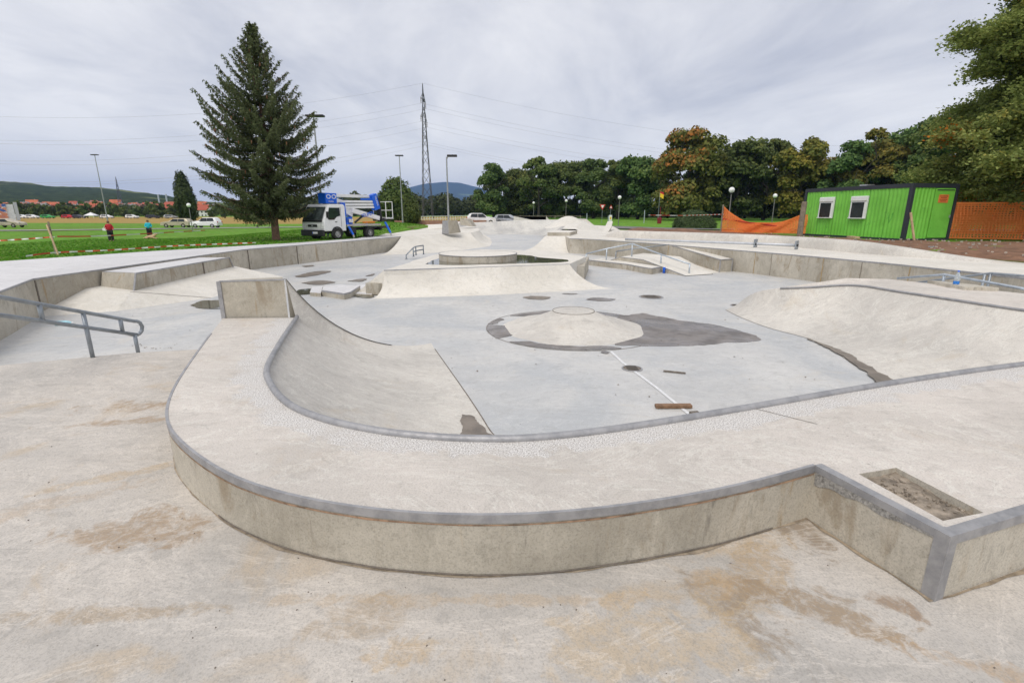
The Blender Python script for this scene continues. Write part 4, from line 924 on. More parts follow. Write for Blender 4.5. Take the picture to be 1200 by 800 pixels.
    MB().prism(tp, -.05).build('plateau', M['pale'], r)
    MB().loft(arc_rows(resample([Vector(tp[0]), Vector((3.14, 29.9, .8))], 6), resample([Vector((0.3, 27.5, 0)), Vector((3.13, 27.5, 0))], 6), 8)).build('front_bank', M['pale'], r, smooth=True)
    MB().loft(arc_rows(resample([Vector(tp[0]), Vector(tp[9]), Vector(tp[8])], 12), resample([Vector((0.3, 27.5, 0)), Vector((1.5, 33, 0)), Vector((2.3, 39.5, 0))], 12), 8)).build('side_bank', M['pale'], r, smooth=True)
    b = MB().prism([(2.12, 30.4, 1.0), (3.45, 30.4, 1.0), (4.3, 33.6, 1.0), (2.9, 34.6, 1.0)], .78).build('ledge_block', M['wall']); b.data.materials.append(M['pale'])
    for pl in b.data.polygons:
        if pl.normal.z > .9: pl.material_index = 1
    tag(b, 'low concrete ledge block on the edge of the far right plateau', 'skate block')
    # roll-over hump
    rows = []
    for i in range(15):
        u = i / 14; row = []
        for j in range(13):
            v = j / 12; x = 3.0 + 4.2 * u; y = 43.5 + 5 * v
            row.append((x, y, .8 + (1.03 * math.sin(math.pi * min(1, u * 1.0)) ** 1.3) * (0.25 + .75 * math.sin(math.pi * v) ** .6)))
        rows.append(row)
    h = MB().loft(rows).build('rollover_hump', M['pale'], smooth=True); tag(h, 'rounded concrete hump rising right of the far bowl', 'skate hump')
    for (x0, x1, t, b_, d, lab) in [(602, 641, 253.5, 258, 60, 'low pale concrete wall beyond the far bowl'), (668, 690, 255.5, 261.5, 54, 'low pale concrete wall right of the rounded hump')]:
        pass
    for lab, a, bb in [('low pale concrete wall beyond the far bowl', (0.21, 62, 1.68), (4.13, 62, 1.65)), ('low pale concrete wall right of the rounded hump', (6.45, 57, 1.48), (7.97, 55, 1.45))]:
        w = MB().prism([(a[0], a[1], a[2]), (bb[0], bb[1], bb[2]), (bb[0] + .9, bb[1] - .3, .75), (bb[0] + .9, bb[1], .75), (bb[0], bb[1] + .5, bb[2]), (a[0], a[1] + .5, a[2])], .5).build('low_wall', M['pale']); tag(w, lab, 'wall')
    w = MB().add([(6.4, 36, 0.81), (7.66, 41, 1.45), (8.11, 41.2, 1.46), (7.4, 38, 1.1), (6.76, 36, 0.81)], [(0, 1, 2, 3, 4)]).build('upturned_lip', M['pale'], solid=.12); tag(w, 'small white upturned concrete lip beside the brown soil', 'skate ramp')
far_park()

# soil and road on the right
def soil():
    pts = [(6.6, 31.5), (7.4, 37), (9.5, 40), (13, 41), (17, 36), (17.5, 31.0), (19, 26.5), (23, 25), (32, 21), (30, 8), (16.2, 8), (14.6, 13.6), (13.2, 16.8), (12.3, 20.2), (10.4, 24.2), (8, 27.6)]
    rr = random.Random(4); z0 = 0.80
    P = [Vector((p[0], p[1], 0)) for p in pts]
    xs = [6 + .4 * i for i in range(68)]; ys = [7.5 + .4 * i for i in range(86)]; idx = {}; vs = []; fs = []
    for j, y in enumerate(ys):
        for i, x in enumerate(xs):
            ins = inside(x, y, pts); d = edge_dist(x, y, pts)
            if ins or d < .6:
                h = min(d, 1.2) / 1.2 * (1 if ins else 0); bk_ = .22 * math.exp(-((x - 9.5) / 4.0) ** 2 - ((y - 36) / 5.0) ** 2)
                idx[i, j] = len(vs); vs.append((x, y, ground_z(x, y) - .06 + h * (0.14 + bk_ + 0.15 * noise.noise(Vector((x * .5, y * .5, 1))) + .07 * noise.noise(Vector((x * 2.3, y * 2.3, 7))))))
    for (i, j) in list(idx):
        q = [(i, j), (i + 1, j), (i + 1, j + 1), (i, j + 1)]
        if all(k in idx for k in q): fs.append(tuple(idx[k] for k in q))
    structure(MB().add(vs, fs).build('bare_soil', M['dirt_red'], smooth=True))
    mb = MB()
    for k in range(900):
        x, y = rr.uniform(11, 30), rr.uniform(9, 38)
        if not inside(x, y, pts) or edge_dist(x, y, pts) < .4: continue
        s = rr.uniform(.02, .07); mb.box((x, y, ground_z(x, y) + .1), (s * 1.4, s, s), rr.uniform(0, 3))
    stuff(mb.build('stones', plain('pale_stones', (0.42, 0.36, 0.30), .95, 0, .4, 1)))
    rows = []
    for p in crom([(9.5, 62, 0), (10.2, 55, 0), (14, 49, 0), (22, 44.5, 0), (32, 41, 0), (50, 36, 0), (80, 28, 0)], 40): pass
    path = crom([(-4, 84, 0), (2, 76, 0), (9.0, 66, 0), (15, 56, 0), (20, 49, 0), (26, 45, 0), (40, 42, 0), (70, 41, 0)], 50)
    rows = []
    for i, p in enumerate(path):
        s = side(path, i, 1); row = []
        for k in range(5):
            q = p + s * (k - 2) * 2.0; row.append((q.x, q.y, ground_z(q.x, q.y) + .075))
        rows.append(row)
    structure(MB().loft(rows).build('road', M['asphalt'], smooth=True))
soil()
path = crom([(-75, 78, 0), (-55, 77, 0), (-42, 72, 0), (-33, 64, 0)], 30); rows = []
for i, p in enumerate(crom([(-110, 62, 0), (-70, 68, 0), (-48, 78, 0), (-34, 84, 0), (-20, 88, 0)], 30)):
    rows.append([(p.x, p.y - 1.6, ground_z(p.x, p.y) + .07), (p.x, p.y + 2.4, ground_z(p.x, p.y) + .07)])
structure(MB().loft(rows).build('field_path', plain('pale_track', (0.34, 0.32, 0.30), .9, 0, .1, 1)))

ORD = ['first', 'second', 'third', 'fourth', 'fifth', 'sixth', 'seventh', 'eighth', 'ninth', 'tenth', 'eleventh', 'twelfth', 'thirteenth', 'fourteenth', 'fifteenth', 'sixteenth', 'seventeenth', 'eighteenth', 'nineteenth', 'twentieth', 'twenty-first', 'twenty-second', 'twenty-third', 'twenty-fourth', 'twenty-fifth', 'twenty-sixth', 'twenty-seventh', 'twenty-eighth', 'twenty-ninth', 'thirtieth']
# ================================================================= vegetation
def quads_mesh(name, cen, nrm, size, tone, patch=None, aspect=1.6, seed=0, updir=None):
    """one leaf-shaped quad per centre; numpy arrays"""
    rg = np.random.default_rng(seed); n = len(cen)
    nrm = nrm / (np.linalg.norm(nrm, axis=1, keepdims=True) + 1e-9)
    t = rg.normal(size=(n, 3)) if updir is None else updir
    a = np.cross(nrm, t); a /= (np.linalg.norm(a, axis=1, keepdims=True) + 1e-9); b = np.cross(nrm, a)
    s = size[:, None]
    v = np.stack([cen - b * s * aspect * .5, cen + a * s * .5 - b * s * .05, cen + b * s * aspect * .5, cen - a * s * .5 - b * s * .05], 1).reshape(-1, 3)
    me = bpy.data.meshes.new(name); me.vertices.add(4 * n); me.vertices.foreach_set('co', v.astype(np.float32).ravel())
    me.loops.add(4 * n); me.loops.foreach_set('vertex_index', np.arange(4 * n, dtype=np.int32))
    me.polygons.add(n); me.polygons.foreach_set('loop_start', np.arange(0, 4 * n, 4, dtype=np.int32))
    me.update(calc_edges=True)
    at = me.attributes.new('tone', 'FLOAT', 'POINT'); at.data.foreach_set('value', np.repeat(np.clip(tone, 0, 1), 4).astype(np.float32))
    if patch is not None:
        at = me.attributes.new('patch', 'FLOAT', 'POINT'); at.data.foreach_set('value', np.repeat(np.clip(patch, 0, 1), 4).astype(np.float32))
    return me
def crown_mesh(seed, R, H, n, leaf, nl=34, base=0.16, shape='round', patchf=None, squash=1.0):
    """leaf clumps on the shells of many lobes, inside an ellipsoid R wide and H tall standing on z=0"""
    rg = np.random.default_rng(seed); lobes = []
    for k in range(nl):
        u = rg.uniform(-1, 1); th = rg.uniform(0, 2 * math.pi)
        z = base + (1 - base) * (0.5 + 0.47 * u)
        prof = {'round': math.sqrt(max(0.05, 1 - abs(2 * (z - base) / (1 - base) - 1) ** 2.6)), 'cone': (1 - z) ** .8 + .06, 'column': min(1, (1.05 - z) * 2.2) * min(1, .35 + z)}[shape]
        rr = R * prof * rg.uniform(0.35, 0.80); lr = R * rg.uniform(0.20, 0.38) * (0.65 + .35 * prof)
        lobes.append((rr * math.cos(th), rr * math.sin(th) * squash, H * z * .97, lr))
    lb = np.array(lobes); w = lb[:, 3] ** 2; ch = rg.choice(nl, n, p=w / w.sum())
    d = rg.normal(size=(n, 3)); d /= np.linalg.norm(d, axis=1, keepdims=True); d[:, 2] = np.where(d[:, 2] < -.35, -d[:, 2] * .6, d[:, 2])
    rad = lb[ch, 3] * (rg.beta(5, 1.3, n) * 1.12)
    # sprigs: leaves gather in small bunches
    nb = max(60, n // 16); bd = rg.normal(size=(nb, 3)); bd /= np.linalg.norm(bd, axis=1, keepdims=True)
    cen = lb[ch, :3] + d * rad[:, None] * np.array([1, 1, .85])
    bi = rg.integers(0, n, nb); j = rg.integers(0, nb, n); tgt = cen[bi[j]]
    near = np.linalg.norm(tgt - cen, axis=1) < R * .5
    mixw = np.where(near, .6, 0)[:, None]; cen = cen * (1 - mixw) + tgt * mixw + rg.normal(size=(n, 3)) * leaf * .7 * (mixw > 0)
    nrm = d * .8 + rg.normal(size=(n, 3)) * .55 + np.array([0, 0, .35])
    ltone = rg.uniform(.2, .8, nl)
    tone = ltone[ch] * .5 + rg.uniform(0, .5, n) + .12 * d[:, 2]
    patch = patchf(cen, rg) if patchf else None
    return quads_mesh('foliage', cen, nrm, leaf * rg.uniform(.7, 1.35, n), tone, patch, seed=seed)
def trunk_mb(R, H, r0, seed, hb=.55):
    rg = random.Random(seed); mb = MB()
    pts = [(0.15 * H * .1 * rg.uniform(-1, 1) * k / 5, 0.15 * H * .1 * rg.uniform(-1, 1) * k / 5, H * hb * k / 5) for k in range(6)]
    pts[0] = (0, 0, -.3); mb.tube(pts, [r0 * (1.25 if k == 0 else 1 - .1 * k) for k in range(6)], 8)
    for k in range(9):
        b = pts[2 + k % 4]; th = rg.uniform(0, 6.28); L = R * rg.uniform(.5, .85)
        m_ = (b[0] + L * .5 * math.cos(th), b[1] + L * .5 * math.sin(th), b[2] + H * .10)
        e = (b[0] + L * math.cos(th), b[1] + L * math.sin(th), b[2] + H * rg.uniform(.18, .36))
        mb.tube([b, m_, e], [r0 * .45, r0 * .28, r0 * .08], 5)
    return mb
def mesh_obj(name, me, mat, parent):
    o = bpy.data.objects.new(name, me); C.objects.link(o)
    if not me.materials: me.materials.append(mat)
    o.parent = parent; return o
def opatch(cen, rg):   # autumn colour on one flank of the crown
    v = (cen[:, 0] * -.8 - cen[:, 1] * .4) / 6 + (cen[:, 2] - 8) / 14 + rg.normal(size=len(cen)) * .16 + .5 * np.sin(cen[:, 2] * 1.3 + cen[:, 1]) * .35
    return np.clip((v - .42) * 3, 0, 1) * rg.uniform(.35, 1, len(cen))
PRO = {}
for key, a in {'a': (11, 5.6, 13.5, 13000, .36, 36, .10, 'round'), 'b': (12, 6.2, 13.0, 13000, .36, 40, .08, 'round'), 'c': (13, 4.8, 14.0, 11000, .36, 30, .12, 'round'),
               'g': (14, 5.6, 13.5, 11000, .34, 30, .12, 'round'), 'h': (15, 5.0, 14.5, 10000, .34, 28, .12, 'round')}.items():
    PRO[key] = crown_mesh(*a)
PRO['o'] = crown_mesh(16, 6.2, 13.0, 15000, .34, 42, .06, 'round', opatch)
TRK = {k: trunk_mb(5, 13, .34, i) for i, k in enumerate(PRO)}
TRKM = {}
def tree(kind, x, y, z, s, label, rz=0, mat='leaf', group='trees behind the park road', name='broadleaf_tree', sz=1.0):
    r = empty(name, (x, y, z), rz); r.scale = (s, s, s * sz); tag(r, label, 'tree', group)
    if kind not in TRKM:
        t = TRK[kind].build('trunk', M['bark2'], r, smooth=True); TRKM[kind] = t.data
    else: mesh_obj('trunk', TRKM[kind], M['bark2'], r)
    me = PRO[kind]
    mesh_obj('crown', me, M[mat], r); return r
def far_at(px, base, d):     # (x at that bearing) for a forward distance
    return (px - 600) / (583 * math.cos(math.radians(14.6)) + (400 - base) * math.sin(math.radians(14.6))) * d
rt = random.Random(21)
# bearing (as tangent), distance, height, kind, material, label
TREES = [
 (-0.036, 150, 15.5, 'a', 'leaf', 'dark round tree at the left end of the row, next to the parked white cars'),
 (0.018, 158, 15.0, 'b', 'leaf', 'dark broad tree standing behind the first globe lamp'),
 (0.052, 142, 16.5, 'c', 'leaf', 'taller dark tree second from the left end of the row'),
 (0.105, 146, 16.2, 'b', 'leaf', 'dense dark tree behind the globe lamp left of the yield sign'),
 (0.158, 140, 15.6, 'a', 'leaf', 'broad dark tree rising behind the yield sign'),
 (0.205, 134, 15.2, 'c', 'leaf', 'dark green tree just left of the reddening one'),
 (0.245, 128, 15.4, 'b', 'leaf', 'green tree tucked against the left flank of the reddening one'),
 (0.335, 112, 18.3, 'o', 'leaf_orange', 'large tree with orange red leaves on its left flank'),
 (0.372, 121, 17.8, 'a', 'leaf', 'green crown overlapping the right flank of the reddening tree'),
 (0.435, 114, 17.4, 'b', 'leaf', 'dark green tree behind the tallest globe lamp'),
 (0.490, 120, 18.2, 'c', 'leaf', 'tall dark green tree between the two nearer globe lamps'),
 (0.555, 108, 16.5, 'g', 'leaf_gold', 'yellowing open crowned tree rising left of the green cabin'),
 (0.595, 112, 16.8, 'h', 'leaf_gold', 'yellow brown tree above the left half of the green cabin'),
 (0.650, 100, 15.0, 'a', 'leaf', 'lower green tree above the middle of the cabin roof'),
 (0.700, 100, 17.0, 'g', 'leaf_gold', 'golden tipped tree above the cabin roof'),
 (0.752, 104, 18.8, 'b', 'leaf', 'tall dark green tree above the cabin corner'),
 (0.800, 92, 18.0, 'c', 'leaf', 'dark green tree behind the cabin end wall'),
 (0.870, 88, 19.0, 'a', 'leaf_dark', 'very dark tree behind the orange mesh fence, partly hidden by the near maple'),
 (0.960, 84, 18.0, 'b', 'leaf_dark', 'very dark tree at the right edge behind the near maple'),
 (1.060, 80, 17.5, 'c', 'leaf_dark', 'dark tree beyond the right edge behind the mesh fence')]
H0 = {'a': 13.5, 'b': 13.0, 'c': 14.0, 'g': 13.5, 'h': 14.5, 'o': 13.0}
for i, (t, d, h, k, mt, lab) in enumerate(TREES):
    s = h / H0[k]
    if mt != 'leaf' and k in 'abc': # own mesh copy so that it can take its own material
        me = PRO[k].copy(); me.materials.clear(); me.materials.append(M[mt]); PRO[k + mt] = me; TRKM.setdefault(k + mt, TRKM.get(k)) if TRKM.get(k) else None
        TRK[k + mt] = TRK[k]; kk = k + mt
        if TRKM.get(kk) is None: TRKM.pop(kk, None)
    else: kk = k
    tree(kk, t * d, d, ground_z(t * d, d) - .3, s, lab, rt.uniform(-.5, .5) if k == 'o' else rt.uniform(0, 6.28), mt)
# second rank that closes the gaps, its shade put into darker leaf colour
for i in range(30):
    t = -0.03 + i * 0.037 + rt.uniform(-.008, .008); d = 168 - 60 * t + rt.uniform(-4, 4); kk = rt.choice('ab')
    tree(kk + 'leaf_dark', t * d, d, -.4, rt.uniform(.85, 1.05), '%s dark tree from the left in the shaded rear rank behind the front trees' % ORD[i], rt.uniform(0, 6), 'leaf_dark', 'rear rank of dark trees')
rg_b = np.random.default_rng(31); nb_ = 12000; dd_ = rg_b.normal(size=(nb_, 3)); dd_ /= np.linalg.norm(dd_, axis=1, keepdims=True); dd_[:, 2] = np.abs(dd_[:, 2])
bump_ = np.array([1 + .10 * noise.noise(Vector(q * 2.6)) + .05 * noise.noise(Vector(q * 7)) for q in dd_])
def shell(n, seed, sz, zs=1.0, taper=0.0):
    rg = np.random.default_rng(seed); d = rg.normal(size=(n, 3)); d /= np.linalg.norm(d, axis=1, keepdims=True)
    bp = np.array([1 + .22 * noise.noise(Vector(q * 2.8)) + .12 * noise.noise(Vector(q * 8)) for q in d]); c = d * (bp * rg.uniform(.72, 1.05, n))[:, None]
    c[:, :2] *= (1 - taper * c[:, 2])[:, None]; c[:, 2] = (c[:, 2] + 1) * .5
    return quads_mesh('foliage', c * np.array([1, 1, zs]), d + rg.normal(size=(n, 3)) * .5, rg.uniform(.6, 1.2, n) * sz, .4 + 1.5 * (bp - 1) + rg.uniform(-.25, .3, n), None, 1.6, seed)
bm_ = quads_mesh('foliage', dd_ * (bump_ * rg_b.uniform(.86, 1.03, nb_))[:, None], dd_ + rg_b.normal(size=(nb_, 3)) * .5, rg_b.uniform(.03, .055, nb_), .35 + .3 * (bump_ - 1) * 8 + rg_b.uniform(-.2, .35, nb_), None, 1.5, 3)
b = empty('round_bush', ((32.44, 84.85, 0.3)[0] * 1.15, 58, .25)); b.location = (0.357 * 60, 60, ground_z(21.4, 60)); b.scale = (2.45, 2.0, 2.0); tag(b, 'wide rounded dark green bush on the lawn under the reddening tree', 'bush')
mesh_obj('crown', bm_, leaf_mat('grey_green_leaves', [(0.035, 0.055, 0.02), (0.075, 0.10, 0.04), (0.12, 0.145, 0.06)], None, .15), b); MB().tube([(0, 0, -.1), (0, 0, .5)], .08, 6).build('stem', M['bark2'], b)
# small trees on the left
m1 = shell(5200, 41, .10, 2.5, .22); t = -0.223; d = 78
r = empty('young_tree', (t * d, d, ground_z(t * d, d) - .2)); tag(r, 'yellowish young tree beside the basket of the lift truck', 'tree'); r.scale = (2.9, 2.9, 2.75)
mesh_obj('crown', m1, M['leaf_gold'] if False else M['leaf'], r); MB().tube([(0, 0, -.1), (.02, 0, .9), (0, 0, 1.9)], [.045, .035, .01], 6).build('trunk', M['bark2'], r)
m1 = shell(4000, 43, .16, 2.8, .15); t = -0.197; d = 66
r = empty('column_shrub', (t * d, d, ground_z(t * d, d) - .2)); tag(r, 'narrow upright shrub right of the young tree', 'shrub'); mesh_obj('crown', m1, M['leaf'], r); MB().tube([(0, 0, -.2), (0, 0, 2)], .06, 5).build('stem', M['bark2'], r); r.scale = (1.15, 1.15, 1.15)
m1 = shell(9000, 44, .14, 5.6, .25); t = -.633; d = 95
r = empty('poplar_tree', (t * d, d, ground_z(t * d, d) - .2)); tag(r, 'slim dark poplar left of the big spruce', 'tree'); mesh_obj('crown', m1, M['leaf_dark'], r); MB().tube([(0, 0, -.2), (0, 0, 4)], .08, 6).build('trunk', M['bark2'], r)
r.scale = (1.7, 1.7, 1.7)

def spruce():
    r = empty('spruce_tree', (-12.27, 26.4, .7)); r.scale = (.89, .89, .94); tag(r, 'tall solitary dark spruce beside the lift truck', 'tree')
    tp = [(0, 0, -.3), (0, 0, .3), (.03, 0, 2), (0, .03, 5), (-.02, 0, 8), (0, 0, 10.5)]
    MB().tube(tp, [.27, .215, .18, .12, .06, .012], 12).build('trunk', M['bark'], r, smooth=True)
    rg = np.random.default_rng(5); cen, up, nr, sz, tn = [], [], [], [], []; lm = MB()
    def reach(h): return np.interp(h, [1.3, 1.9, 2.8, 4.2, 5.6, 6.6, 8.0, 9.2, 10.1, 10.7], [1.7, 2.6, 3.3, 3.4, 2.95, 2.35, 1.3, .62, .26, .04])
    h = 1.75; k = 0
    while h < 10.55:
        nb = int(rg.integers(6, 9)) if h < 9.6 else 4
        for q in range(nb):
            th = 2 * math.pi * (q + rg.uniform(-.3, .3)) / nb + k * 1.7; L = reach(h) * rg.uniform(.68, 1.12) * (.72 if math.cos(th) > .2 and h < 3 else 1)
            droop = np.interp(h, [1.4, 4, 7, 10], [-.36, -.20, .12, .75]) + rg.uniform(-.06, .06)
            n = max(4, int(L / .13)); pts = []
            for i in range(n + 1):
                t = i / n; z = h + L * (droop * t + (.20 + .10 * math.sin(q * 2.1) + (.12 if h > 5 else 0) - droop * .15) * t ** 2.3 - .10 * math.sin(t * 3.1)); wob = .04 * math.sin(5 * t + q)
                pts.append(np.array([math.cos(th + wob) * L * t, math.sin(th + wob) * L * t, z]))
            lm.tube([tuple(p) for p in pts[::max(1, n // 5)]] + [tuple(pts[-1])], [.03 * (1 - .8 * i / 8) for i in range(len(pts[::max(1, n // 5)]) + 1)], 4, False)
            fw = (pts[-1] - pts[0]) / L; sd = np.array([-math.sin(th), math.cos(th), 0])
            for i in range(1, n + 1):
                t = i / n
                if t < .14: continue
                wl = (.16 + .62 * (1 - t) * min(1, t * 2.2)) * min(1.0, .35 + L / 3.2)
                for s in (-1, 1, 0):
                    if s == 0 and t < .75 and rg.random() < .5: continue
                    ln = wl * rg.uniform(.6, 1.15) if s else .26; d_ = (fw * rg.uniform(.45, .9) + sd * s * rg.uniform(.7, 1.1) + np.array([0, 0, -.28 + rg.uniform(-.15, .1)])) if s else (fw + np.array([0, 0, .2]))
                    d_ /= np.linalg.norm(d_); m = max(2, int(ln / .085))
                    for j in range(m):
                        c = pts[i] + d_ * ln * (j + .6) / m + np.array([0, 0, -.22 * ln * ((j + 1) / m) ** 2]); 
                        for e in range(3):
                            nn = rg.normal(size=3); cen.append(c + rg.normal(size=3) * .022); up.append(np.cross(nn, d_ + rg.normal(size=3) * .45)); nr.append(nn)
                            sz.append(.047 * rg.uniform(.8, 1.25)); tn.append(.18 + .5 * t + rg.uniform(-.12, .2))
                        if rg.random() < .28:     # hanging twiglets
                            for e in range(2):
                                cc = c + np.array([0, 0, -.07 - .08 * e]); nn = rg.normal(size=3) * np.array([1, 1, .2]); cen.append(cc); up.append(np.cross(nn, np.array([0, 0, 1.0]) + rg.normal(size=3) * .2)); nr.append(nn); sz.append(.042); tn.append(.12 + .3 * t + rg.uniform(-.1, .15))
        h += .27 * rg.uniform(.8, 1.2) * (1 if h < 8 else .8); k += 1
    cen, up, nr = np.array(cen), np.array(up), np.array(nr)
    me = quads_mesh('needles', cen, nr, np.array(sz), np.array(tn), None, 3.6, 3, updir=up)
    print('spruce quads', len(cen))
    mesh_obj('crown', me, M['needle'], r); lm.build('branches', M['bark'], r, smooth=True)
    cn = MB()
    for k in range(60):
        hh = rg.uniform(3, 9.6); th = rg.uniform(3.2, 6.2); L = reach(hh) * rg.uniform(.5, .9)
        x, y, z = L * math.cos(th), L * math.sin(th), hh + .1 * L
        cn.tube([(x, y, z), (x, y, z - .09), (x, y, z - .17)], [.02, .03, .012], 6)
    stuff(cn.build('cones', plain('spruce_cone', (0.20, 0.10, 0.05), .9, 0, .3, 5), r))
spruce()

def near_maple():
    bx, by, bz = 31.9, 28.0, .8
    r = empty('maple_tree', (bx, by, bz)); r.scale = (1.16,) * 3; tag(r, 'big near maple with yellow and orange tips leaning in from the upper right corner', 'tree')
    rg = np.random.default_rng(9); mb = MB()
    mb.tube([(0, 0, -.3), (0, 0, 2), (-.2, 0, 5), (-.3, .2, 9), (-.2, .1, 15)], [.5, .42, .36, .24, .1], 10)
    tips = []
    def limb(p, d, L, r0, depth):
        pts = [p]; q = np.array(p, float); dd = np.array(d, float)
        for i in range(4):
            dd = dd + rg.normal(size=3) * .10 + np.array([0, 0, -.025 * depth]); dd /= np.linalg.norm(dd); q = q + dd * L / 4; pts.append(tuple(q))
            if depth < 3 and i >= 1:
                for s in (-1, 1):
                    if rg.random() < .82:
                        sd = np.cross(dd, [0, 0, 1]) * s; nd = dd * .7 + sd * .8 + np.array([0, 0, rg.uniform(-.25, .35)]); limb(tuple(q), nd / np.linalg.norm(nd), L * .52, r0 * .5, depth + 1)
            if depth >= 2: tips.append((q.copy(), dd.copy()))
        mb.tube(pts, [max(.006, r0 * (1 - .75 * i / 4)) for i in range(5)], 5 if depth else 7, False)
    for k in range(60):
        h = 2.6 + 12.5 * (k / 60); th = math.pi + rg.uniform(-1.9, 1.9); 
        L = np.interp(h, [2.5, 4, 5.2, 6.5, 9, 14], [4.6, 4.8, 4.5, 3.5, 3.5, 3.2]) * rg.uniform(.75, 1.1) * (.85 if abs(th - math.pi) > 1.2 else 1)
        limb((-.2, .1, h), (math.cos(th), math.sin(th), np.interp(h, [3, 8, 13], [.10, .22, .75]) + rg.uniform(-.1, .15)), L, .13, 0)
    mb.build('trunk', M['bark2'], r, smooth=True)
    cen, nr, sz, tn, pa = [], [], [], [], []
    zone = [noise]
    for q, d in tips:
        n = int(rg.integers(24, 40)); cl = rg.uniform(0, 1); pn = noise.noise(Vector(q * .55)); 
        out = -q[0] / 9.0
        pt = 1.0 if (pn > .42 and rg.random() < .4) else 0
        for i in range(n):
            o = rg.normal(size=3) * np.array([.30, .30, .14]) + d * rg.uniform(-.2, .35)
            cen.append(q + o - np.array([0, 0, .05])); nr.append(np.array([0, 0, 1]) + rg.normal(size=3) * .55 - d * .2); sz.append(rg.uniform(.09, .16))
            tn.append(.12 + .38 * cl + rg.uniform(-.1, .25) + .28 * max(0, out - .45) + .2 * (pn > .2)); pa.append(pt * (rg.random() < .8))
    print('maple quads', len(cen))
    me = quads_mesh('leaves', np.array(cen), np.array(nr), np.array(sz), np.array(tn), np.array(pa), 1.15, 4)
    mesh_obj('crown', me, M['leaf_maple'], r)
near_maple()

# grass blades on the nearer turf
def turf():
    rg = np.random.default_rng(2); n = 60000
    x = rg.uniform(-40, 0, n); y = rg.uniform(15, 48, n)
    keep = np.array([not inside(a, b, PARK) and edge_dist(a, b, PARK) > .25 * (1 + 3 * rg.random()) for a, b in zip(x, y)]); x, y = x[keep], y[keep]
    z = np.array([ground_z(a, b) + noise.noise(Vector((a * .35, b * .35, 0))) * .05 for a, b in zip(x, y)])
    cen = np.stack([x, y, z + .03], 1); n = len(x)
    nr = rg.normal(size=(n, 3)) * np.array([1, 1, .25]); up = np.cross(nr, np.array([0, 0, 1]) + rg.normal(size=(n, 3)) * .3)
    me = quads_mesh('blades', cen, nr, rg.uniform(.03, .06, n), rg.uniform(0, 1, n), None, 2.6, 1, updir=up)
    m = leaf_mat('grass_blades', [(0.05, 0.16, 0.01), (0.09, 0.25, 0.015), (0.15, 0.33, 0.03), (0.20, 0.26, 0.07)], None, .3, False)
    o = bpy.data.objects.new('grass', me); C.objects.link(o); me.materials.append(m); stuff(o)
turf()

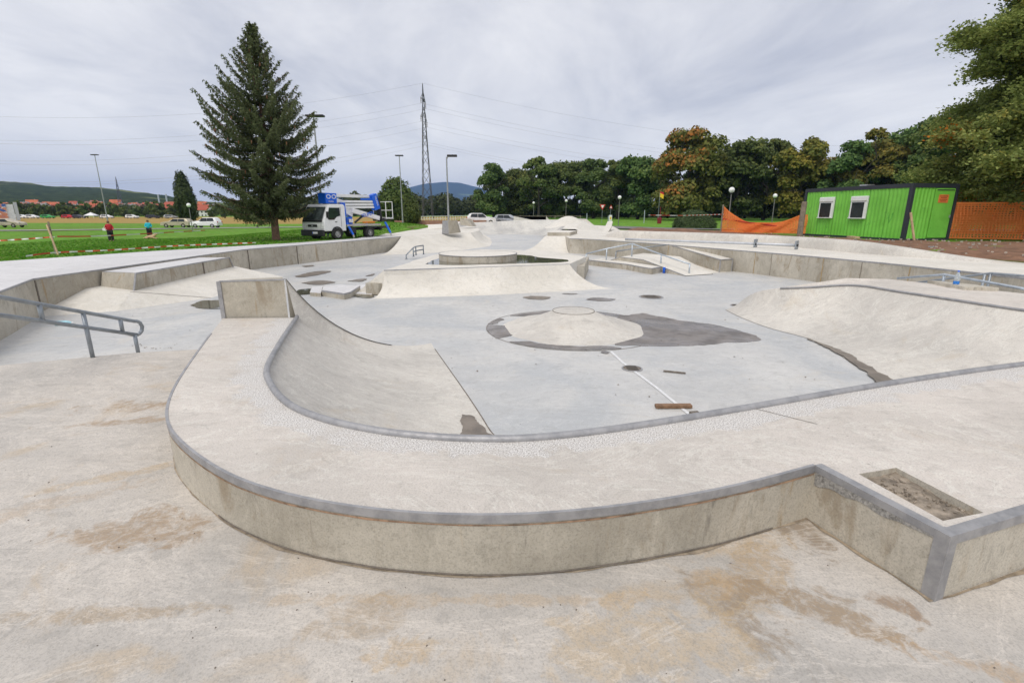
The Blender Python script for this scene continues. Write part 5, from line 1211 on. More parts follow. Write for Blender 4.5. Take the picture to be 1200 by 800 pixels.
# ================================================================= vehicles
def disc_wheel(parent, c, r, w, name='wheel', ax='y'):
    o = MB().lathe([(r * .55, -w / 2), (r * .93, -w / 2), (r, -w * .3), (r, w * .3), (r * .93, w / 2), (r * .55, w / 2)], (0, 0, 0), 20, ax).build(name, M['tyre'], parent, smooth=False)
    o.location = c
    rim = MB().lathe([(r * .57, -w * .42), (r * .5, -w * .2), (r * .22, -w * .25), (r * .2, -w * .45), (0.001, -w * .45)], (0, 0, 0), 16, ax)
    rim.lathe([(r * .57, w * .42), (r * .5, w * .2), (r * .22, w * .25), (r * .2, w * .45), (0.001, w * .45)], (0, 0, 0), 16, ax)
    rim.build('rim', M['silver'], o); return o
def lift_truck():
    # x forwards, y to the driver's side (towards the park), origin on the ground under the front axle
    r = empty('lift_truck', (-10.02, 27.45, .73), math.atan2(-.87, -.5)); r.scale = (.93,) * 3
    tag(r, 'white cab-over lift truck with blue and white folded boom parked on the grass edge', 'truck')
    w = .92
    def cabsec(y): return [(.86, y, .52), (.90, y, .85), (.86, y, 1.12), (.50, y, 1.86), (.34, y, 1.99), (-.62, y, 1.99), (-.72, y, 1.9), (-.72, y, .50)]
    ys = [(-w, .94), (-w + .06, 1), (0, 1.02), (w - .06, 1), (w, .94)]
    rows = []
    for y, k in ys:
        rows.append([((px + .1) * k - .1, y, (pz - 1.2) * (.985 if abs(y) == w else 1) + 1.2) for px, _, pz in cabsec(0)])
    b = MB().loft(rows, closed=True); n = len(rows[0]); b.f += [tuple(range(n)), tuple(reversed(range(len(b.v) - n, len(b.v))))]
    b.build('cab', M['white'], r, bevel=.03)
    def pl(nm, pts, mat, th=.015): return MB().add(pts, [tuple(range(len(pts)))]).build(nm, mat, r, solid=th, off=0)
    pl('windscreen', [(.895, -.80, 1.15), (.895, .80, 1.15), (.545, .76, 1.84), (.545, -.76, 1.84)], plain('windscreen_reflection_grey', (.07, .085, .085), .05, 0, .6, 2))  # grey mottle in the glass colour stands in for its reflection
    pl('scuttle', [(.93, -.80, 1.02), (.93, .80, 1.02), (.902, .80, 1.14), (.902, -.80, 1.14)], M['black'])
    for s in (1, -1):
        pl('side_window', [(.60, s * (w + .008), 1.22), (.44, s * (w + .0), 1.80), (-.30, s * (w + .0), 1.80), (-.30, s * (w + .008), 1.36), (-.05, s * (w + .008), 1.30), (.15, s * (w + .008), 1.14), (.52, s * (w + .008), 1.14)], M['glass'])
        pl('headlight', [(.915, s * .62, .66), (.88, s * .88, .66), (.86, s * .88, 1.02), (.895, s * .66, .98)], plain('lamp_glass', (.62, .62, .62), .15), .03)
        o = MB().box((.72, s * (w + .16), 1.42), (.06, .14, .34)).tube([(.62, s * w, 1.5), (.70, s * (w + .1), 1.5)], .015, 5).build('wing_mirror', M['black'], r)
        MB().box((.02, s * (w + .01), 1.02), (.14, .02, .04)).build('door_handle', M['black'], r)
        pl('door_seam', [(-.36, s * (w + .012), .75), (-.345, s * (w + .012), .75), (-.345, s * (w + .012), 1.85), (-.36, s * (w + .012), 1.85)], M['black'], .004)
        arch = [(math.cos(a) * .43, s * (w + .015), .34 + math.sin(a) * .43) for a in np.linspace(-.15, math.pi + .15, 14)]; inn = [(math.cos(a) * .36, s * (w + .015), .34 + math.sin(a) * .36) for a in np.linspace(-.15, math.pi + .15, 14)]
        MB().loft([arch, inn]).build('wheel_arch', M['black'], r, solid=.03, off=0)
    MB().box((.93, 0, .42), (.16, 1.86, .34)).build('bumper', M['black'], r, bevel=.04)
    MB().box((.90, 0, .82), (.05, .78, .14)).build('grille', M['black'], r, bevel=.02)
    MB().box((.935, 0, .82), (.02, .10, .08)).build('badge', M['silver'], r)
    MB().box((1.02, .30, .44), (.02, .40, .11)).build('number_plate', M['white'], r); MB().box((1.032, .11, .44), (.01, .04, .10)).build('plate_band', M['blue'], r)
    MB().box((0, 0, .55), (1.3, 1.5, .3)).build('cab_floor', M['black'], r)
    for x in (0, -2.55):
        for s in (1, -1):
            disc_wheel(r, (x, s * (.87 if x == 0 else .78), .345), .345, .22 if x == 0 else .34)
    ch = MB()
    for s in (1, -1): ch.box((-1.75, s * .38, .58), (3.3, .12, .16))
    ch.box((-1.3, .55, .52), (.55, .4, .34)).box((-3.6, 0, .55), (.12, 1.7, .16)).box((-1.9, -.55, .5), (.6, .4, .3)).box((-3.75, 0, .62), (.9, .9, .12))
    ch.build('chassis', M['black'], r)
    MB().box((-2.15, 0, .80), (2.7, 1.86, .10)).build('platform', plain('grey_deck', (.42, .39, .36), .6, .2), r, bevel=.02)
    # turret, booms, blue plates
    MB().lathe([(.30, 0), (.30, .42), (.001, .42)], (-1.55, .1, .86), 16).build('turret', M['blue'], r)
    MB().box((-1.55, .42, 1.06), (.32, .02, .2)).build('turret_label', M['white'], r)
    def beam(nm, a, b_, h, t, mat, y):
        a, b_ = Vector(a), Vector(b_); d = (b_ - a).normalized(); u = Vector((-d.z, 0, d.x)) * h / 2
        P_ = [Vector((q.x, y + s * t / 2, q.z)) for s in (-1, 1) for q in (a - u, b_ - u, b_ + u, a + u)]
        return MB().add(P_, [(0, 1, 2, 3), (7, 6, 5, 4), (0, 4, 5, 1), (1, 5, 6, 2), (2, 6, 7, 3), (3, 7, 4, 0)]).build(nm, mat, r, bevel=.015)
    beam('upper_boom', (-.2, 0, 2.50), (-3.75, 0, 2.50), .17, .22, M['white'], .05)
    beam('middle_boom', (-.0, 0, 2.15), (-3.55, 0, 2.19), .13, .24, M['white'], .2)
    beam('middle_boom', (-1.0, 0, 1.98), (-3.65, 0, 2.02), .13, .24, M['white'], .2)
    beam('middle_boom', (-1.0, 0, 1.82), (-3.8, 0, 1.86), .12, .24, M['white'], .2)
    beam('knuckle', (-.9, 0, 1.92), (-1.9, 0, 1.45), .40, .3, M['white'], .12)
    beam('lower_boom', (-1.75, 0, 1.66), (-3.95, 0, 1.18), .26, .26, M['white'], .3)
    beam('folded_link', (-.35, 0, 2.36), (-1.15, 0, 2.18), .1, .16, M['white'], .25)
    beam('counterweight', (.18, 0, 2.32), (-.62, 0, 2.32), .58, .62, M['blue'], .1)
    beam('boom_end_plate', (-3.62, 0, 2.64), (-3.90, 0, 1.72), .44, .34, M['blue'], .2)
    beam('blue_cylinder', (-2.6, 0, 2.32), (-3.6, 0, 2.32), .10, .1, M['blue'], .28)
    beam('blue_bracket', (-.95, 0, 2.1), (-1.0, 0, 1.3), .12, .34, M['blue'], .45)
    beam('ram', (-1.9, 0, .95), (-2.7, 0, 1.4), .10, .10, M['black'], .35)
    beam('warning_lamp_bar', (-2.5, 0, .95), (-3.3, 0, .95), .10, .3, plain('orange_bar', (.7, .22, .02), .5), .5)
    for x in (-.85, -4.0):
        for s in (1, -1):
            a, b_ = (x, s * .80, .95), (x + (-.18 if x > -2 else -.15), s * 1.08, .28)
            MB().tube([a, b_], .065, 6).build('outrigger', M['blue'], r); MB().tube([b_, (b_[0] - .01, b_[1] + s * .03, .10)], .05, 8).build('outrigger_foot', M['silver'], r)
    for cx in (-.02, -.40):      # ring emblems and lettering on the counterweight, on the side towards the park
        rg_ = [(cx + .135 * math.cos(a), .425, 2.41 + .10 * math.sin(a)) for a in np.linspace(0, 2 * math.pi, 22)]
        MB().tube(rg_, .024, 5).build('ring_emblem', M['white'], r)
    def text(body, loc, size, rot, mat, par=r):
        cu = bpy.data.curves.new('lettering', 'FONT'); cu.body = body; cu.size = size; cu.extrude = .004; cu.align_x = 'CENTER'; cu.align_y = 'CENTER'
        tmp = bpy.data.objects.new('tmp', cu); me_ = bpy.data.meshes.new_from_object(tmp); bpy.data.objects.remove(tmp); me_.materials.clear(); me_.materials.append(mat); o = bpy.data.objects.new('lettering', me_); C.objects.link(o); o.parent = par; o.location = loc; o.rotation_euler = rot; return o
    text('TEUPEN', (-2.9, .445, 1.41), .30, (math.radians(90), math.radians(-12.5), math.radians(180)), M['blue'])
    text('TEUPEN', (-.18, .425, 2.14), .11, (math.radians(90), 0, math.radians(180)), M['white'])
    text('TEUPEN', (-3.80, .385, 2.25), .17, (math.radians(90), math.radians(72), math.radians(180)), M['white'])
    # basket
    bk = MB(); x0, x1, z0, z1 = -4.35, -5.0, 1.15, 2.2
    for x in (x0 - .05, x1):
        for y in (-.55, .55): bk.tube([(x, y, z0), (x, y, z1)], .025, 6)
    for z in (z0 + .05, (z0 + z1) / 2, z1):
        for y in (-.55, .55): bk.tube([(x0 - .05, y, z), (x1, y, z)], .022, 6)
        bk.tube([(x1, -.55, z), (x1, .55, z)], .022, 6)
    bk.build('basket_rail', M['white'], r); MB().box(((x0 + x1) / 2, 0, z0), (.75, 1.15, .06)).build('basket_floor', M['silver'], r)
    beam('basket_mount', (-4.15, 0, 2.45), (-4.3, 0, .95), .16, .3, M['black'], .1); MB().box((-4.25, .1, 1.1), (.4, .8, .2)).build('basket_pivot', M['black'], r)
    MB().box((-4.5, .2, .62), (.9, .25, .14)).build('tail_beam', plain('dark_timber', (.10, .06, .04), .9), r)
lift_truck()

def car(label, loc, rz, col, kind='suv', detail=True, group=None, s=1.0):
    r = empty('parked_car', loc, rz, s); tag(r, label, 'car', group)
    P_ = {'suv': [(-2.1, .35), (-2.15, .8), (-2.05, 1.05), (-1.75, 1.5), (-1.4, 1.62), (.1, 1.6), (.85, 1.12), (1.85, .98), (2.12, .75), (2.15, .35)],
          'estate': [(-2.2, .32), (-2.25, .75), (-2.2, .95), (-1.9, 1.35), (-1.6, 1.44), (.0, 1.44), (.9, 1.0), (1.9, .85), (2.2, .65), (2.22, .32)]}[kind]
    rows = []
    for y in (-.88, -.80, 0, .80, .88):
        k = 1 if abs(y) < .85 else .97
        rows.append([(x * k, y * (1 if z < 1.1 else .84), z if abs(y) < .85 or z < 1.0 else z - .06) for x, z in P_])
    b = MB().loft(rows, closed=True); n = len(P_); b.f += [tuple(range(n)), tuple(reversed(range(len(b.v) - n, len(b.v))))]
    b.build('body', col, r, bevel=.05)
    zt = P_[4][1] - .1; zb = P_[6][1] - .06
    for s_ in (1, -1):
        y1, y2 = s_ * .885, s_ * .765
        for (xa, xb) in ((-1.65, -.62), (-.55, .35)):
            MB().add([(xa, y1, zb), (xb + (.3 if xb > 0 else 0), y1, zb), (xb - (.15 if xb > 0 else 0), y2, zt), (xa + (.15 if xa < -1 else 0), y2, zt)], [(0, 1, 2, 3)]).build('side_window', M['glass'], r, solid=.02, off=0)
    MB().add([(P_[6][0] + .02, -.72, zb + .03), (P_[6][0] + .02, .72, zb + .03), (P_[5][0] + .1, .62, zt + .02), (P_[5][0] + .1, -.62, zt + .02)], [(0, 1, 2, 3)]).build('windscreen', M['glass'], r, solid=.03, off=0)
    for s_ in (1, -1):
        MB().box((2.1, s_ * .62, .72), (.1, .3, .14)).build('headlight', M['silver'], r); MB().box((-2.12, s_ * .68, .9), (.08, .18, .22)).build('tail_light', M['red'], r)
        for x in (-1.3, 1.32): disc_wheel(r, (x, s_ * .80, .33), .33, .2)
    return r
gz = lambda x, y: ground_z(x, y)
cpaint = plain('champagne_paint', (.50, .44, .33), .3, .2); cgrey = plain('silver_paint', (.42, .43, .44), .25, .5)
def put(t, d): return (t * d, d, gz(t * d, d))
for args in [('white off-road car parked left of the dark trees beyond the bowl', -.060, 76, .15, M['white'], 'suv'), ('silver estate car partly hidden behind the white off-road car', -.006, 80, -.35, cgrey, 'estate'),
             ('beige estate car on the path left of the globe lamp in the field', -.655, 84, math.pi + .1, cpaint, 'estate'), ('white pick-up like car beside the globe lamp in the field', -.598, 82, math.pi + .05, M['white'], 'suv'),
             ('pale beige saloon in front of the striped poster building', -.985, 84, .1, cpaint, 'estate'), ('white car cut off by the left edge of the frame', -1.045, 80, .1, M['white'], 'estate')]:
    lab, t, d, a, m, k = args; car(lab, put(t, d), a, m, k)

# ================================================================= people and dog
def skinned(name, verts, edges, radii, mat, parent, sub=1):
    me = bpy.data.meshes.new(name); me.from_pydata(verts, edges, []); o = bpy.data.objects.new(name, me); C.objects.link(o); me.materials.append(mat)
    md = o.modifiers.new('skin', 'SKIN'); md.use_smooth_shade = True
    for i, rr_ in enumerate(radii): me.skin_vertices[0].data[i].radius = (rr_, rr_) if not isinstance(rr_, tuple) else rr_
    me.skin_vertices[0].data[0].use_root = True
    s = o.modifiers.new('sub', 'SUBSURF'); s.levels = sub; s.render_levels = sub
    o.parent = parent; return o
def person(label, loc, rz, jacket, trousers, arms, step=.0):
    r = empty('person', loc, rz); tag(r, label, 'person')
    v = [(0, 0, .95), (0, 0, 1.15), (0, 0, 1.38), (0, 0, 1.48), (0, .01, 1.58), (0, 0, 1.70),
         (.10, 0, .90), (.11, step, .50), (.11, step * 1.2 - .02, .09), (.11, step * 1.2 - .16, .04), (-.10, 0, .90), (-.11, -step, .50), (-.11, -step - .0, .09), (-.11, -step - .15, .04)]
    e = [(0, 1), (1, 2), (2, 3), (3, 4), (4, 5), (0, 6), (6, 7), (7, 8), (8, 9), (0, 10), (10, 11), (11, 12), (12, 13)]
    rad = [.13, .13, .14, .055, .09, .075, .09, .065, .045, .04, .09, .065, .045, .04]
    for s_, (el, ha) in zip((1, -1), arms):
        i = len(v); v += [(s_ * .17, 0, 1.40), (s_ * el[0], el[1], el[2]), (s_ * ha[0], ha[1], ha[2]), (s_ * ha[0], ha[1] - .07, ha[2] - .04)]; e += [(2, i), (i, i + 1), (i + 1, i + 2), (i + 2, i + 3)]; rad += [.06, .048, .035, .03]
    skinned('body', v, e, rad, M['skin'], r)
    jv = [(0, 0, .88), (0, 0, 1.12), (0, 0, 1.36), (0, 0, 1.47)]; je = [(0, 1), (1, 2), (2, 3)]; jr = [(.24, .19), (.22, .18), (.23, .17), .09]
    for s_, (el, ha) in zip((1, -1), arms):
        i = len(jv); jv += [(s_ * .17, 0, 1.40), (s_ * el[0], el[1], el[2]), (s_ * ha[0], ha[1], ha[2])]; je += [(2, i), (i, i + 1), (i + 1, i + 2)]; jr += [.085, .07, .055]
    skinned('jacket', jv, je, jr, jacket, r)
    tv = [(0, 0, .92), (.10, 0, .86), (.11, step, .50), (.11, step * 1.2 - .02, .02), (-.10, 0, .86), (-.11, -step, .50), (-.11, -step, .02)]
    skinned('trousers', tv, [(0, 1), (1, 2), (2, 3), (0, 4), (4, 5), (5, 6)], [.17, .14, .12, .10, .14, .12, .10], trousers, r)
    MB().lathe([(.001, .13), (.06, .115), (.10, .05), (.105, -.02), (.09, -.07)], (0, .02, 1.62), 14).build('hair', M['hair'], r, smooth=True)
    for s_ in (1, -1): MB().box((s_ * .035, -.088, 1.60), (.02, .01, .012)).build('eye', M['black'], r)
    MB().box((0, -.10, 1.57), (.02, .03, .035)).build('nose', M['skin'], r)
    return r
dark = plain('dark_cloth', (.025, .022, .025), .9)
x, y = (-35.07, 44.41, -0.25)[:2]; x, y = -35.0, 44.3
p1 = person('person in a red jacket and dark trousers standing on the grass', (x, y, gz(x, y)), .8, M['red'], dark, [((.26, -.05, 1.15), (.22, -.22, 1.0)), ((.25, .06, 1.15), (.20, -.10, .98))], .03)
bg_ = MB().box((0, 0, 0), (.30, .14, .22)).tube([(-.1, 0, .1), (0, 0, .28), (.1, 0, .1)], .012, 5).build('shoulder_bag', M['white'], bevel=.02); bg_.location = (x - .28, y - .15, gz(x, y) + 1.02); tag(bg_, 'small white bag carried by the person in the red jacket', 'bag')
x2, y2 = -35.2, 49.4
p2 = person('person in a turquoise jacket and black trousers standing behind a lying dog', (x2, y2, gz(x2, y2)), .5, M['cyan'], dark, [((.27, 0, 1.15), (.16, -.2, 1.05)), ((.27, 0, 1.15), (.16, -.2, 1.05))], .02)
def dog(loc, rz):
    r = empty('dog', loc, rz); tag(r, 'light tan dog lying on the grass at the turquoise walker feet', 'dog')
    v = [(-.35, 0, .16), (-.05, 0, .18), (.25, 0, .20), (.42, 0, .34), (.52, 0, .44), (.66, 0, .42), (-.55, .05, .08), (-.75, .12, .05),
         (.25, .12, .10), (.45, .14, .04), (.62, .14, .04), (.25, -.12, .10), (.45, -.14, .04), (.62, -.14, .04), (-.35, .16, .10), (-.15, .22, .05), (-.35, -.16, .10), (-.15, -.22, .05), (.49, .07, .50), (.49, -.07, .50)]
    e = [(0, 1), (1, 2), (2, 3), (3, 4), (4, 5), (0, 6), (6, 7), (2, 8), (8, 9), (9, 10), (2, 11), (11, 12), (12, 13), (0, 14), (14, 15), (0, 16), (16, 17), (4, 18), (4, 19)]
    skinned('body', v, e, [.15, .15, .17, .10, .09, .04, .04, .025, .07, .04, .035, .07, .04, .035, .10, .05, .10, .05, .03, .03], M['tan'], r)
    MB().lathe([(.001, .03), (.022, .02), (.025, 0), (.001, -.02)], (.70, 0, .42), 8, 'x').build('nose', M['black'], r)
dog((-34.6, 48.6, gz(-34.6, 48.6)), .15)

# ================================================================= green site cabin, fences, lamps, signs
def cabin():
    b = Vector((19.96, 25.89, 0)); th = math.radians(12); perp = Vector((math.cos(th), math.sin(th), 0)); lng = Vector((-math.sin(th), math.cos(th), 0))
    r = empty('site_cabin', (b.x, b.y, .72), th); tag(r, 'bright green corrugated site cabin with black frame, two white windows and a door', 'cabin')
    # local: x along the end wall, y along the long wall (away); long wall faces -x
    Lg, Wd, Hh = 7.0, 2.9, 2.82
    t = NT('green_cabin_paint'); p = t.pos()
    g = t.mix(t.ramp(t.noise(1.2, 5, .6, .3, p), .3, .7), (0.16, 0.50, 0.05), (0.21, 0.60, 0.075))
    g = t.mix(t.ramp(t.noise(2.8, 6, .7, .9, t.pos((1, 1, .6))), .60, .68, 0, .75), g, (0.035, 0.27, 0.03)); g = t.mix(t.ramp(t.noise(5, 6, .7, .2, t.pos((1, 1, .15))), .58, .75, 0, .4), g, (.10, .22, .06)); t.set(g, .5); gm = t.m
    blk = plain('black_frame_paint', (.025, .03, .04), .5)
    MB().box((Wd / 2, Lg / 2, Hh / 2), (Wd - .16, Lg - .16, Hh - .1)).build('inner_box', gm, r)
    def corr(nm, o, d, nrm, L, z0, z1):     # one corrugated sheet
        rows = [[], []]; n = int(L / .055)
        for i in range(n + 1):
            k = i % 4; dep = .0 if k in (0, 1) else .022; s = L * i / n
            for j, z in enumerate((z0, z1)): rows[j].append((o[0] + d[0] * s + nrm[0] * dep, o[1] + d[1] * s + nrm[1] * dep, z))
        return MB().loft(rows).build(nm, gm, r)
    nP = 6; W_ = (Lg - .30) / nP
    for i in range(nP):
        y0 = .15 + i * W_
        if i in (2, 4):
            yc = y0 + W_ / 2
            corr('wall_panel', (.045, y0 + .006, 0), (0, 1), (-1, 0), W_ - .012, .14, 1.10); corr('wall_panel', (.045, y0 + .006, 0), (0, 1), (-1, 0), W_ - .012, 2.32, 2.66)
            MB().box((.01, yc, 1.71), (.09, 1.06, 1.22)).build('window_frame', M['white'], r, bevel=.01)
            MB().box((-.05, yc, 1.57), (.03, .80, .82)).build('window_pane', M['glass'], r)
            MB().box((-.06, yc, 2.18), (.07, 1.0, .24)).build('shutter_box', M['white'], r, bevel=.015); MB().box((-.065, yc, 1.13), (.10, 1.02, .04)).build('window_sill', M['white'], r)
            for s_ in (-1, 1): MB().box((-.05, yc + s_ * .43, 1.57), (.05, .05, .86)).build('window_rail', M['white'], r)
        else: corr('wall_panel', (.045, y0 + .006, 0), (0, 1), (-1, 0), W_ - .012, .14, 2.66)
    we = (Wd - .34) / 2
    corr('wall_panel', (.17, .045, 0), (1, 0), (0, -1), we - .01, .14, 2.66)
    MB().box((.17 + we * 1.5, .03, 1.40), (we - .06, .05, 2.44)).build('door', gm, r, bevel=.01); MB().box((.17 + we * 1.5, .0, 2.55), (we - .2, .03, .04)).build('door_rail', blk, r)
    MB().box((.17 + we * 1.92, -.01, 1.25), (.05, .06, .14)).build('door_handle', M['silver'], r)
    MB().box((.17 + we * 1.45, -.004, 2.12), (.62, .012, .40)).build('notice', plain('orange_notice', (.72, .20, .05), .6), r)
    for k in range(4): MB().box((.17 + we * 1.45, -.012, 2.24 - .08 * k), (.48 - .1 * (k % 2), .004, .028)).build('notice_line', plain('notice_ink', (.25, .04, .02), .7) if k == 0 else bpy.data.materials['notice_ink'], r)
    for (x, y) in ((.08, .08), (Wd - .08, .08), (.08, Lg - .08), (Wd - .08, Lg - .08)): MB().box((x, y, Hh / 2), (.18, .18, Hh)).build('corner_post', blk, r, bevel=.01)
    for z, h in ((.07, .14), (Hh - .08, .18)):
        for y in (.07, Lg - .07): MB().box((Wd / 2, y, z), (Wd - .36, .145, h)).build('frame_rail', blk, r)
        for x in (.07, Wd - .07): MB().box((x, Lg / 2, z), (.145, Lg - .36, h)).build('frame_rail', blk, r)
    MB().box((Wd / 2, Lg / 2, Hh + .02), (Wd - .05, Lg - .05, .04)).build('roof', blk, r); MB().box((.6, 3.2, Hh + .08), (.5, .5, .1)).build('roof_vent', M['silver'], r)
    q = MB().tube([(0, 0, 0), (.30, .28, 1.0), (-.05, .0, 0.0)], .01).v
    st = MB(); st.box((0, 0, .75), (.11, .045, 1.55)); o = st.build('leaning_board', M['wood']); o.location = (19.57, 24.6, 0.76); o.location.z = .70; o.rotation_euler = (math.radians(-8), math.radians(-14), .3)
    tag(o, 'bare timber board leaning against the cabin end wall', 'board')
    o = MB().box((0, 0, .04), (.9, .25, .08)).build('timber_offcut', M['wood']); o.location = (18.15, 27.0, .86); o.rotation_euler = (0, 0, 1.4); tag(o, 'pale timber offcut lying at the foot of the cabin long wall', 'board')
cabin()

def net(parent, top, bot, nx, nz, w, mat, sag=0):
    """woven mesh: flat bands between a top and a bottom line"""
    T, B = resample([Vector(p) for p in top], nx + 1), resample([Vector(p) for p in bot], nx + 1); mb = MB(); rg = random.Random(nx)
    G = [[T[i].lerp(B[i], j / nz) + Vector((0, .05 * math.sin(i * .35 + j * .4) + .02 * rg.uniform(-1, 1), 0)) for j in range(nz + 1)] for i in range(nx + 1)]
    for i in range(nx + 1):
        for j in range(nz):
            a, b = G[i][j], G[i][j + 1]; d = (T[min(i + 1, nx)] - T[max(i - 1, 0)]).normalized() * w / 2; mb.add([a - d, a + d, b + d, b - d], [(0, 1, 2, 3)])
    for j in range(nz + 1):
        for i in range(nx):
            a, b = G[i][j], G[i + 1][j]; u = Vector((0, 0, w * (.9 if j not in (0, nz) else 1.6) / 2)); mb.add([a - u, b - u, b + u, a + u], [(0, 1, 2, 3)])
    o = mb.build('net', mat, parent, fixn=False); o['kind'] = 'stuff'; return o
def net_mat():
    t = NT('orange_net_plastic'); c = t.mix(t.noise(1.5, 4, .6, 0, t.pos()), (.95, .21, .04), (.98, .36, .10)); t.set(c, .6)
    tr = t.n('BsdfTranslucent'); t.l(c, tr.inputs[0]); ms = t.n('MixShader'); ms.inputs[0].default_value = .4; t.l(t.p.outputs[0], ms.inputs[1]); t.l(tr.outputs[0], ms.inputs[2]); t.l(ms.outputs[0], t.out.inputs[0]); return t.m
om = net_mat()
def fences():
    r = empty('orange_fence', (0, 0, 0)); tag(r, 'sagging orange safety net hung between two posts left of the green cabin', 'fence')
    A, B_ = Vector((13.9, 33.8, 0)), Vector((18.2, 31.6, 0)); top, bot = [], []
    for k in range(15):
        t = k / 14; p = A.lerp(B_, t); z = 2.52 * (1 - t) + 2.02 * t - 1.28 * math.sin(math.pi * min(1, t * 1.05) ** .9) * .72; top.append((p.x, p.y, max(z, 1.5) if t < .98 else 2.0)); bot.append((p.x, p.y - .05 * math.sin(t * 9), .92))
    net(r, top, bot, 62, 16, .05, om)
    MB().tube([(13.85, 33.8, .6), (13.85, 33.8, 2.65)], .05, 8).build('post', M['oldwood'], r)
    MB().tube([(13.9, 33.78, 1.75), (15.5, 33, 1.5), (17, 32.2, 1.3)], .03, 6).build('tie', M['red'], r)
    o = MB().tube([(0, 0, -.2), (.0, 0, 1.0), (.02, 0, 2.0)], [.16, .15, .145], 10).build('timber_post', M['oldwood']); o.location = (*(16.53, 29.2, 0.88)[:2], .75); tag(o, 'thick weathered timber post between the sagging net and the cabin', 'post')
    r = empty('orange_fence', (0, 0, 0)); tag(r, 'tight orange mesh fence running from the cabin to the right edge of the frame', 'fence')
    a, b = Vector((22.6, 26.6, 0)), Vector((30.5, 23.6, 0))
    net(r, [(a.x, a.y, 2.62), (b.x, b.y, 2.62)], [(a.x, a.y, .90), (b.x, b.y, .86)], 66, 15, .056, om)
    for t in (.0, .46, 1): p = a.lerp(b, t); MB().tube([(p.x, p.y + .05, .5), (p.x + .03, p.y + .05, 2.75)], .04, 6).build('post', M['oldwood'], r)
    p = a.lerp(b, .46); MB().tube([(p.x + .05, p.y - .1, 2.0), (p.x - 1.5, p.y - .7, .82)], .04, 6).build('brace', M['oldwood'], r)
    r = empty('orange_fence', (0, 0, 0)); tag(r, 'second orange net layer hanging behind the tight mesh fence', 'fence')
    a, b = Vector((22.5, 31.0, 0)), Vector((36, 27.0, 0))
    net(r, [(a.x, a.y, 2.75), (29, 29, 2.6), (b.x, b.y, 2.8)], [(a.x, a.y, 1.0), (b.x, b.y, 1.0)], 84, 14, .10, om)
    for t in (.02, .5, .98): p = a.lerp(b, t); MB().tube([(p.x, p.y + .05, .5), (p.x, p.y + .05, 2.9)], .04, 6).build('post', M['oldwood'], r)
fences()

glb = plain('opal_globe', (.86, .86, .85), .25, var=.02)
def globe_lamp(t, topy, d, zb, label):
    z = 2.2 - d * ((math.tan(math.radians(14.6)) * 583 * math.cos(math.radians(14.6)) - 0) * 0); x = t * d
    ztop = topy; r = empty('globe_lamp', (x, d, zb)); tag(r, label, 'street lamp', 'globe lamps by the road')
    H_ = ztop - zb
    MB().tube([(0, 0, -.3), (0, 0, H_ - .35)], [.055, .042], 8).build('pole', plain('lamp_pole', (.22, .21, .20), .6, .3) if 'lamp_pole' not in bpy.data.materials else bpy.data.materials['lamp_pole'], r)
    MB().lathe([(.05, -.32), (.09, -.28), (.09, -.22), (.05, -.2)], (0, 0, H_ - .1), 10).build('collar', M['black'], r)
    R_ = .255; MB().lathe([(R_ * math.sin(a) + .001, -R_ * math.cos(a)) for a in np.linspace(.0, math.pi, 10)], (0, 0, H_ - .05), 14).build('globe', glb, r, smooth=True)
for t, yy, d, lab in [(.423, 222, 47.5, 'nearest globe lamp rising beside the tall end of the orange net'), (.508, 229, 63, 'globe lamp seen above the sagging orange net near the cabin'), (.208, 231, 71, 'globe lamp between the yield sign and the reddening tree'),
                      (.105, 235, 92, 'globe lamp left of the yield sign'), (.042, 237.5, 108, 'smallest globe lamp beyond the far bowl'), (.450, 236, 118, 'tiny distant lamp right of the nearest globe lamp'), (-.627, 240, 66, 'solitary globe lamp in the left field beside the cars')]:
    c_, s_ = math.cos(math.radians(14.6)), math.sin(math.radians(14.6)); u = 400 - yy; z = 2.2 - d * (583 * s_ - u * c_) / (583 * c_ + u * s_)
    globe_lamp(t, z, d, gz(t * d, d), lab)
def tall_lamp(t, topy, d, label, style):
    c_, s_ = math.cos(math.radians(14.6)), math.sin(math.radians(14.6)); u = 400 - topy; z = 2.2 - d * (583 * s_ - u * c_) / (583 * c_ + u * s_); x = t * d; g = gz(x, d); H_ = z - g
    r = empty('street_lamp', (x, d, g)); tag(r, label, 'street lamp'); pm = plain('tall_pole', (.34, .35, .36), .5, .5) if 'tall_pole' not in bpy.data.materials else bpy.data.materials['tall_pole']
    MB().tube([(0, 0, -.3), (0, 0, H_)], [.085, .045], 8).build('pole', pm, r); MB().box((0, .0, .25), (.35, .35, .06)).build('base_plate', pm, r)
    if style == 'T': MB().box((0, 0, H_ + .06), (.95, .45, .13)).build('lamp_head', M['black'], r, bevel=.03)
    elif style == 'hook': MB().tube([(0, 0, H_ - .15), (.12, 0, H_ + .05), (.3, 0, H_ + .1)], .05, 6).build('arm', pm, r); MB().box((.42, 0, H_ + .08), (.75, .35, .16)).build('lamp_head', M['black'], r, bevel=.04)
    else: MB().box((.10, 0, H_ + .05), (1.1, .4, .12)).build('lamp_head', M['black'], r, bevel=.03)
tall_lamp(-.2135, 183, 64, 'tall grey lamp post with flat head behind the young tree', 'T')
tall_lamp(-.124, 184, 40, 'slender bright lamp post rising behind the steel sided wedge', 'hook')
tall_lamp(-.369, 137, 33, 'dark lamp post rising through the right side branches of the spruce', 'hook2')
tall_lamp(-.79, 182, 78, 'tall leaning looking floodlight post in the left field', 'T')

